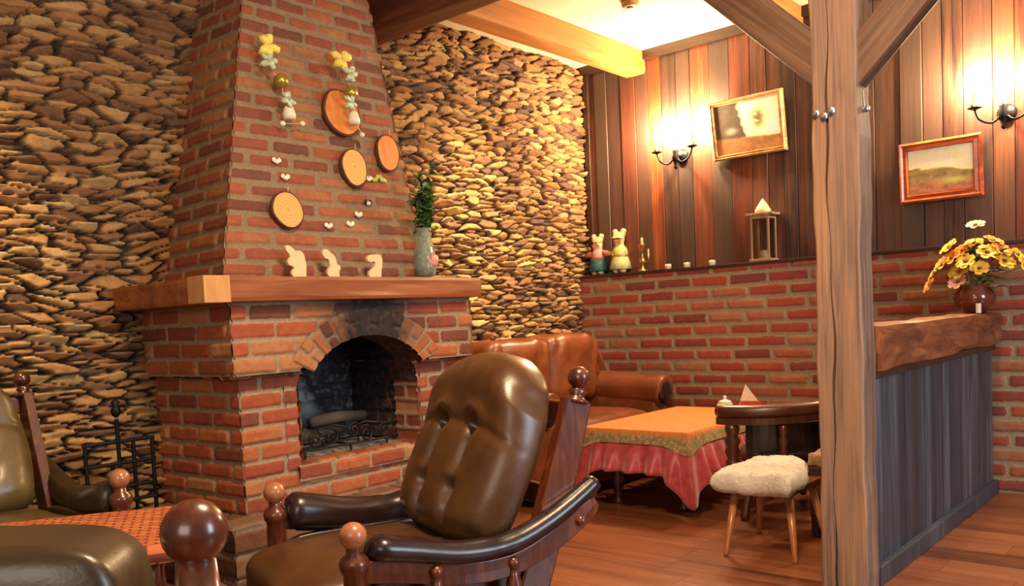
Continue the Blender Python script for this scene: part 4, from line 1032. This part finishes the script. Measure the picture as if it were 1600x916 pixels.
ch = thing('candle_holder', 'tall slim brass candle holder beside the green rabbit figurine', 'candle holder', (LX, 3.315, LZ))
MB().lathe([(0.035, 0), (0.036, 0.008), (0.012, 0.02), (0.009, 0.05), (0.018, 0.065), (0.022, 0.08), (0.010, 0.1), (0.008, 0.14), (0.016, 0.15), (0.028, 0.19), (0.03, 0.195), (0.012, 0.196)], n=20).build('stem', M_brass, ch, smooth=True)
MB().tube(smooth_path([(0, -0.006, 0.075), (0, -0.03, 0.065), (0, -0.05, 0.08), (0, -0.05, 0.10)], 12), 0.004, 8).build('side_arm', M_brass, ch, smooth=True)
MB().lathe([(0.011, 0.195), (0.011, 0.235), (0.002, 0.245)], n=12).build('candle', M_ivory, ch)
MB().lathe([(0.007, 0.10), (0.007, 0.155), (0.001, 0.16)], (0, -0.05, 0), 12).build('candle', M_ivory, ch)
for y, l in ((3.11, 'small white votive cup on the ledge, nearest the brass candle holder'), (2.965, 'small white votive cup on the ledge, middle one of three'), (2.775, 'small white votive cup on the ledge, nearest the lantern')):
    t = thing('votive_cup', l, 'votive', (LX, y, LZ), group='white votive cups on the ledge')
    MB().lathe([(0.015, 0), (0.021, 0.006), (0.023, 0.03), (0.020, 0.037), (0.016, 0.026), (0.002, 0.024)], n=18).build('cup', M_white, t, smooth=True)
    MB().lathe([(0.002, 0.024), (0.002, 0.034)], n=8).build('wick', M_iron, t)
ln = thing('lantern', 'wooden lantern with glass sides and a pale pointed shell on its roof', 'lantern', (LX, 2.41, LZ))
M_lw = wood('lantern_wood', [(0.3, (0.20, 0.12, 0.06)), (0.8, (0.46, 0.32, 0.17))], 2, 0.5)
M_glass = NT('glass_pane'); M_glass.b.inputs['Transmission Weight'].default_value = 1; M_glass.b.inputs['Roughness'].default_value = 0.02; M_glass.b.inputs['IOR'].default_value = 1.2; M_glass = M_glass.m
hh = 0.055
for a in (-1, 1):
    for b in (-1, 1): MB().box((a*hh-0.006, b*hh-0.006, 0.015), (a*hh+0.006, b*hh+0.006, 0.295)).build('corner_post', M_lw, ln)
MB().box((-0.068, -0.072, 0), (0.068, 0.072, 0.016)).build('base', M_lw, ln, bevel=0.002)
MB().box((-0.068, -0.088, 0.295), (0.068, 0.088, 0.312)).build('roof_board', M_lw, ln, bevel=0.003)
MB().box((-0.062, -0.062, 0.275), (0.062, 0.062, 0.295)).build('top_rail', M_lw, ln)
for a in (-1, 1):
    MB().box((a*hh-0.0015, -hh+0.007, 0.018), (a*hh+0.0015, hh-0.007, 0.274)).build('glass', M_glass, ln)
    MB().box((-hh+0.007, a*hh-0.0015, 0.018), (hh-0.007, a*hh+0.0015, 0.274)).build('glass', M_glass, ln)
M_shell = plain('shell', (0.72, 0.56, 0.36), 0.6, var=0.15)
tag(MB().lathe([(0.01, 0), (0.05, 0.004), (0.05, 0.02), (0.036, 0.045), (0.018, 0.072), (0.002, 0.095)], n=20).build('seashell', M_shell, smooth=True), 'pale cone-shaped shell resting on top of the lantern', 'shell').location = (LX, 2.41, LZ+0.312)
cd2 = thing('candle', 'short pale candle standing inside the lantern', 'candle', (LX, 2.41, LZ+0.016))
MB().lathe([(0.024, 0), (0.024, 0.055), (0.003, 0.052)], n=18).build('wax', M_ivory, cd2); MB().lathe([(0.0015, 0.05), (0.0015, 0.062)], n=8).build('wick', M_iron, cd2)

# smoke detector
sdt = thing('smoke_detector', 'small round brownish disc fixed to the ceiling', 'smoke detector', (4.73, 2.81, ZC-0.035))
M_det = plain('aged_plastic', (0.50, 0.28, 0.12), 0.5, var=0.05)
MB().lathe([(0.03, 0), (0.048, 0.006), (0.055, 0.035)], n=24).build('body', M_det, sdt, smooth=True)
MB().lathe([(0.016, -0.006), (0.022, 0.002)], n=18).build('grille', M_ledge, sdt)

# ------------------------------------------------------------------ things on the hood
def HY(z, off=0.0): return 3.20+(z-ZH)*0.33/(ZC-ZH)-0.008-off
TA = math.atan(0.33/(ZC-ZH))
M_slice = NT('cut_wood_face')
_v = M_slice.coord((1, 1, 1)); _w = M_slice.n.new('ShaderNodeTexWave'); _w.wave_type = 'RINGS'; _w.rings_direction = 'SPHERICAL'; _w.inputs['Scale'].default_value = 22; _w.inputs['Distortion'].default_value = 2.5
M_slice.link(_v, _w.inputs['Vector'])
M_slice.col(M_slice.ramp(_w.outputs['Fac'], [(0.0, (0.62, 0.30, 0.075)), (1.0, (0.74, 0.42, 0.13))])); M_slice.rough(0.5); M_slice = M_slice.m
M_bark = plain('bark', (0.10, 0.04, 0.018), 0.9, var=0.4, vscale=60, bump=0.6)
def wslice(label, x, z, w, h, rot, seed, facecol=None):
    t = thing('wood_slice', label, 'wood slice', (x, HY(z, 0.02), z), group='oval wood slices on the chimney hood')
    t.rotation_euler = (-TA, 0, 0)
    Rm = Matrix.Rotation(rot, 4, 'Y'); n = 48
    def ring(k, d):
        return [Rm@Vector((w/2*k*(1+0.04*math.sin(2*a+seed)+0.02*math.sin(5*a+seed*2))*math.cos(a), d, h/2*k*(1+0.05*math.sin(a+seed))*math.sin(a))) for a in [2*PI*i/n for i in range(n)]]
    def loft(rings, caps):
        vs = [p for r in rings for p in r]; fs = [(j*n+k, j*n+(k+1) % n, (j+1)*n+(k+1) % n, (j+1)*n+k) for j in range(len(rings)-1) for k in range(n)]
        if caps: fs += [tuple(range(n)), tuple((len(rings)-1)*n+k for k in range(n))]
        return MB().add(vs, fs)
    loft([ring(1.0, 0.012), ring(1.02, -0.006), ring(0.97, -0.012), ring(0.93, -0.010), ring(0.93, 0.012)], False).build('bark_rim', M_bark, t)
    loft([ring(0.94, 0.010), ring(0.94, -0.009), ring(0.90, -0.011)], True).build('slice_face', facecol or M_slice, t)
    MB().tube([Rm@Vector((0, -0.004, h/2*0.98)), Rm@Vector((0, 0.0, h/2+0.03))], 0.002, 6).build('hanging_loop', M_ivory, t)
M_sl2 = wood('orange_wood_face', [(0.2, (0.50, 0.15, 0.035)), (0.8, (0.72, 0.30, 0.07))], 2, 0.4, fine=40)
wslice('oval wood slice lowest on the brick hood, left of the others', 2.432, 1.632, 0.165, 0.175, 0.25, 1)
wslice('oval wood slice in the middle of the hood below the reddish one', 2.884, 1.873, 0.155, 0.20, 0.3, 2)
wslice('oval mottled wood slice nearest the right edge of the hood', 3.135, 1.975, 0.15, 0.205, 0.35, 3, M_sl2)
wslice('large reddish wood slice behind the right hanging garland', 2.875, 2.145, 0.235, 0.235, 0.5, 4, M_sl2)
M_gold = plain('olive_gold_ball', (0.42, 0.33, 0.06), 0.25, 0.6, var=0.1)
M_bow = plain('yellow_ribbon', (0.80, 0.66, 0.13), 0.5, var=0.2); M_bowg = plain('green_white_ribbon', (0.48, 0.55, 0.38), 0.6, var=0.5, vscale=70)
M_bell = plain('white_bell', (0.75, 0.70, 0.55), 0.35, var=0.08); M_cord = plain('cord', (0.55, 0.38, 0.2), 0.7)
def garland(label, pts, seed):
    t = thing('hanging_garland', label, 'garland', (pts[0][0], HY(pts[0][1], 0.03), pts[0][1]), group='spring garlands hanging on the chimney hood')
    rnd = random.Random(seed)
    W3 = [Vector((x, HY(z, 0.055 if seed == 1 else 0.082), z)) for x, z in pts]
    MB().tube([W3[0]+Vector((0, 0.035, 0.05))]+W3, 0.0025, 6).build('cord', M_cord, t, world=True)
    def bow(c, s, mat, nm, nl=5):
        m = MB()
        for k in range(nl):
            a = rnd.uniform(-0.4, 0.4)+PI*2*k/nl; L = s*rnd.uniform(0.8, 1.15)
            p = [c+Vector((math.cos(a)*L*f, -0.012-0.02*math.sin(PI*f), math.sin(a)*L*f)) for f in (0.05, 0.35, 0.7, 1.0)]
            m.tube(p, [s*0.10, s*0.30, s*0.34, s*0.05], 8)
        m.build(nm, mat, t, world=True, smooth=True)
    bow(W3[0]+Vector((0, 0, 0)), 0.060, M_bow, 'bow', 5)
    bow(W3[1], 0.045, M_bowg, 'ribbon_cluster', 5)
    MB().ball(W3[2], 0.035, 20).build('ball', M_gold, t, world=True, smooth=True)
    bow(W3[3], 0.042, M_bowg, 'ribbon_cluster', 5)
    b = W3[4]
    MB().turn(b+Vector((0, 0, -0.035)), b+Vector((0, 0, 0.035)), [(0.012, 0), (0.03, 0.08), (0.031, 0.35), (0.022, 0.8), (0.006, 1)], 18).build('bell', M_bell, t, world=True, smooth=True)
    for p in W3[5:]: MB().ball(p, 0.013, 12).build('bead', M_bell, t, world=True, smooth=True)
garland('spring garland with a yellow bow, hanging left and away from the wood slices', [(2.452, 2.385), (2.44, 2.305), (2.508, 2.234), (2.507, 2.14), (2.52, 2.09), (2.47, 2.03), (2.585, 2.045)], 1)
garland('spring garland hanging right, in front of the large reddish slice', [(2.856, 2.39), (2.90, 2.325), (2.905, 2.236), (2.865, 2.175), (2.89, 2.11), (2.923, 2.03)], 2)
for i, (x, z, l) in enumerate(((2.432, 1.857, 'tiny white ornament on the hood, upper of two above the lowest wood slice'), (2.465, 1.785, 'tiny white ornament on the hood just above the lowest wood slice'), (2.663, 1.57, 'tiny white ornament on the hood above the middle cutout rabbit'),
        (2.801, 1.585, 'tiny white ornament on the hood above the right cutout rabbit'), (2.865, 1.635, 'tiny white ornament on the hood left of the dark-winged one'), (2.944, 1.70, 'tiny dark-winged white ornament on the hood below the wood slices'), (2.976, 1.823, 'tiny white ornament under the mottled wood slice'))):
    t = thing('hanging_ornament', l, 'ornament', (x, HY(z, 0.012), z), group='tiny white ornaments scattered on the hood')
    MB().ball((0, 0, 0), 0.013, 12, (1.1, 0.7, 0.8)).build('body', M_bell, t, smooth=True)
    wm = M_iron if i == 5 else M_bell
    for sg in (1, -1): MB().ball((sg*0.014, 0, 0.008), 0.012, 10, (1, 0.25, 0.9), Matrix.Rotation(sg*0.6, 4, 'Y')).build('wing', wm, t, smooth=True)
t = thing('leaf_sprig', 'small sprig of yellow-green leaves under the mottled wood slice', 'leaves', (3.05, HY(1.825, 0.01), 1.825))
for k in range(4):
    a = k*0.9+0.3; MB().ball((0.022*math.cos(a)*1.4, 0, 0.012*math.sin(a)), 0.018, 10, (1.2, 0.25, 0.6), Matrix.Rotation(a, 4, 'Y')).build('leaf', plain('lime_leaf', (0.35, 0.45, 0.06), 0.5), t, smooth=True)

# ------------------------------------------------------------------ mantel: cutout rabbits and the jar with foliage
M_ply = plain('pale_plywood', (0.80, 0.56, 0.32), 0.6, var=0.08, vscale=14)
S1 = [(230,665),(248,657),(268,662),(300,686),(340,685),(358,702),(368,735),(374,770),(368,832),(275,832),(266,815),(268,800),(287,782),(270,772),(250,768),(243,752),(247,738),(263,722),(256,706),(238,690)]
S2 = [(437,690),(442,676),(460,670),(478,675),(500,690),(528,708),(540,740),(544,758),(566,765),(570,782),(558,800),(556,832),(478,832),(466,812),(468,795),(490,770),(485,738),(472,728),(455,726),(440,708)]
S3 = [(680,720),(690,703),(712,696),(745,693),(775,692),(800,698),(808,725),(805,765),(796,790),(792,832),(694,832),(688,815),(692,798),(728,775),(744,760),(747,742),(735,738),(705,742),(686,736)]
for S, cx, x0, l in ((S1, 310, 2.385, 'pale plywood rabbit cutout on the mantel, leftmost, with ears pointing left'), (S2, 515, 2.587, 'slimmest pale plywood rabbit cutout, middle of the mantel trio'), (S3, 745, 2.842, 'pale plywood rabbit cutout on the mantel, rightmost, head bent down')):
    k = 0.129/170
    m = MB().prism([((a-cx)*k*1.0, (832-b)*k*1.03) for a, b in S], lambda a, b: Vector((a, 0, b)), (0, 0.016, 0))
    o = m.build('rabbit_cutout', M_ply, bevel=0.002); o.location = (x0, 3.118, 1.3275)
    tag(o, l, 'cutout', 'plywood rabbit cutouts on the mantel')
vs_ = thing('glass_jar', 'clear glass jar with coloured stones holding ivy on the mantel', 'jar', (3.175, 3.115, 1.327))
M_jar = NT('jar_glass'); M_jar.b.inputs['Transmission Weight'].default_value = 0.85; M_jar.b.inputs['Roughness'].default_value = 0.05; M_jar.b.inputs['IOR'].default_value = 1.3; M_jar.b.inputs['Base Color'].default_value = (0.75, 0.85, 0.75, 1); M_jar = M_jar.m
MB().lathe([(0.03, 0.0), (0.052, 0.008), (0.058, 0.05), (0.055, 0.12), (0.040, 0.19), (0.036, 0.22), (0.044, 0.245), (0.040, 0.245), (0.032, 0.22), (0.036, 0.19), (0.051, 0.12), (0.053, 0.05), (0.03, 0.012)], n=28).build('glass', M_jar, vs_, smooth=True)
M_peb = plain('jar_pebbles', (0.20, 0.22, 0.15), 0.5, var=0.9, vscale=60)
MB().lathe([(0.01, 0.014), (0.048, 0.016), (0.050, 0.05), (0.049, 0.12), (0.030, 0.17), (0.01, 0.175)], n=20).build('pebbles', M_peb, vs_, smooth=True)
M_pink = plain('pink_petals', (0.68, 0.28, 0.24), 0.5, var=0.3)
fl = thing('rose', 'pink flower resting inside against the front of the mantel jar', 'flower', (3.185, 3.07, 1.41))
m = MB()
for k in range(12):
    a = k*2.4; r = 0.008+0.0027*k
    m.ball((r*math.cos(a), -0.014+0.002*k, r*math.sin(a)), 0.017, 10, (1, 0.5, 1))
m.build('petals', M_pink, fl, smooth=True)
M_leaf = plain('ivy_green', (0.03, 0.085, 0.02), 0.5, var=0.5, vscale=25); M_leafl = plain('fresh_green', (0.09, 0.17, 0.04), 0.5, var=0.4, vscale=25)
M_stem = plain('stem_green', (0.10, 0.12, 0.04), 0.6)
def leaf_verts(base, d, L, w, nrm, tipw=0.03):
    d = Vector(d).normalized(); s = d.cross(Vector(nrm)).normalized(); u_ = s.cross(d)
    P = []
    for f, ww, hgt in ((0, 0.05, 0), (0.3, 1, 0.10), (0.6, 0.8, 0.10), (1, tipw, -0.05)):
        c = Vector(base)+d*L*f+u_*L*hgt
        P += [c-s*w*ww+u_*w*0.25*ww, c-u_*0.001, c+s*w*ww+u_*w*0.25*ww]
    fs = []
    for j in range(3):
        for k in (0, 1): fs.append((j*3+k, j*3+k+1, (j+1)*3+k+1, (j+1)*3+k))
    n = len(P); P2 = [p-u_*0.0012 for p in P]
    return P+P2, fs+[tuple(i+n for i in f[::-1]) for f in fs]
iv = thing('ivy_bunch', 'bunch of dark green ivy stems standing in the mantel jar', 'plant', (3.175, 3.115, 1.40))
rr = random.Random(4)
for k in range(10):
    tip = Vector((3.17+rr.uniform(-0.09, 0.09), 3.09+rr.uniform(-0.05, 0.04), 1.60+rr.uniform(0.05, 0.32)))
    b = Vector((3.175+rr.uniform(-0.012, 0.012), 3.115+rr.uniform(-0.012, 0.012), 1.41)); nk = Vector((3.175+rr.uniform(-0.012, 0.012), 3.115+rr.uniform(-0.012, 0.012), 1.565))
    pth = smooth_path([b, nk, nk.lerp(tip, 0.5)+Vector((rr.uniform(-0.02, 0.02), 0, 0)), tip], 14)
    MB().tube(pth, 0.002, 6).build('stem', M_stem, iv, world=True)
    m = MB()
    for j in range(5, 15):
        for q in range(2):
            d = Vector((rr.uniform(-1, 1), rr.uniform(-0.8, 0.5), rr.uniform(-0.3, 0.7)))
            v_, f_ = leaf_verts(pth[j], d, rr.uniform(0.04, 0.065), rr.uniform(0.013, 0.021), (rr.uniform(-0.3, 0.3), -0.6, 0.8)); m.add(v_, f_)
    m.build('leaves', M_leaf if k % 3 else M_leafl, iv, world=True)

# ------------------------------------------------------------------ flower pot on the bar
BX, BYc, BZc = 5.38, 1.145, 1.008
pt = thing('flower_pot', 'round glossy brown pot standing on the far end of the bar', 'pot', (BX, BYc, BZc))
M_pot = plain('brown_glaze', (0.14, 0.030, 0.014), 0.15, var=0.3, vscale=12, coat=0.8)
MB().lathe([(0.05, 0), (0.055, 0.005), (0.09, 0.04), (0.102, 0.075), (0.095, 0.11), (0.072, 0.135), (0.075, 0.148), (0.068, 0.148), (0.064, 0.134), (0.02, 0.12)], n=32).build('body', M_pot, pt, smooth=True)
bq = thing('bouquet', 'bunch of yellow and orange flowers with green leaves in the brown pot', 'flowers', (BX, BYc, BZc+0.13))
M_y = plain('yellow_petals', (0.85, 0.56, 0.06), 0.5, var=0.15); M_o = plain('orange_petals', (0.80, 0.30, 0.05), 0.5, var=0.2); M_pk = plain('pink_lily', (0.70, 0.38, 0.26), 0.5, var=0.15); M_cen = plain('flower_centre', (0.20, 0.07, 0.02), 0.8)
def flower(c, nd, R_, mat, npet=6):
    nd = Vector(nd).normalized(); q = Vector((0, 0, 1)).rotation_difference(nd).to_matrix()
    m = MB()
    for k in range(npet):
        a = 2*PI*k/npet+rr.uniform(-0.1, 0.1); d = q@Vector((math.cos(a), math.sin(a), 0.35))
        v_, f_ = leaf_verts(Vector(c), d, R_, R_*0.52, q@Vector((0, 0, 1)), 0.55); m.add(v_, f_)
    o = m.build('flower', mat, bq, world=True, smooth=True)
    MB().ball(Vector(c)+nd*0.008, R_*0.22, 10).build('centre', M_cen, o)
cb = Vector((BX, BYc, BZc+0.13))
heads = [(-0.01, 0.185, 0.095, 'y'), (-0.04, 0.135, 0.14, 'y'), (-0.06, 0.09, 0.165, 'o'), (-0.06, 0.055, 0.09, 'y'), (-0.03, 0.045, 0.20, 'o'), (-0.09, 0.02, 0.14, 'y'), (-0.08, -0.04, 0.10, 'y'), (-0.05, -0.07, 0.18, 'y'),
         (0.0, -0.12, 0.19, 'o'), (-0.03, -0.14, 0.13, 'y'), (0.02, -0.19, 0.16, 'y'), (0.0, 0.0, 0.235, 'y'), (-0.02, 0.11, 0.225, 'y'), (0.03, -0.08, 0.24, 'o'), (-0.08, 0.06, 0.035, 'p'), (-0.01, -0.01, 0.33, 'p'), (0.05, 0.1, 0.17, 'y'), (-0.02, -0.23, 0.10, 'y'), (-0.05, 0.20, 0.03, 'o')]
for x, y, z, kd in heads:
    c = cb+Vector((x, y, z)); MB().tube(smooth_path([cb+Vector((x*0.1, y*0.1, -0.01)), cb+Vector((x*0.4, y*0.5, z*0.6)), c], 8), 0.0022, 6).build('stem', M_stem, bq, world=True)
    flower(c, (x-0.06, y*0.9, 0.10+z*0.1), rr.uniform(0.046, 0.062), {'y': M_y, 'o': M_o, 'p': M_pk}[kd], 6)
for k in range(34):
    a = rr.uniform(0, 2*PI); r = rr.uniform(0.02, 0.14); z = rr.uniform(-0.02, 0.18)
    v_, f_ = leaf_verts(cb+Vector((r*0.45*math.cos(a), r*math.sin(a), max(z, 0.0))), (math.cos(a)*0.5, math.sin(a), rr.uniform(-0.5, 0.6)), rr.uniform(0.05, 0.09), 0.018, (0, 0, 1))
    MB().add(v_, f_).build('leaf', M_leafl if k % 2 else M_leaf, bq, world=True)
t = thing('candle', 'small white tealight candle in front of the brown flower pot', 'candle', (5.20, 1.09, 1.009))
MB().lathe([(0.012, 0), (0.012, 0.05), (0.002, 0.048)], n=14).build('wax', M_white, t); MB().lathe([(0.0012, 0.045), (0.0012, 0.06)], n=6).build('wick', M_iron, t)
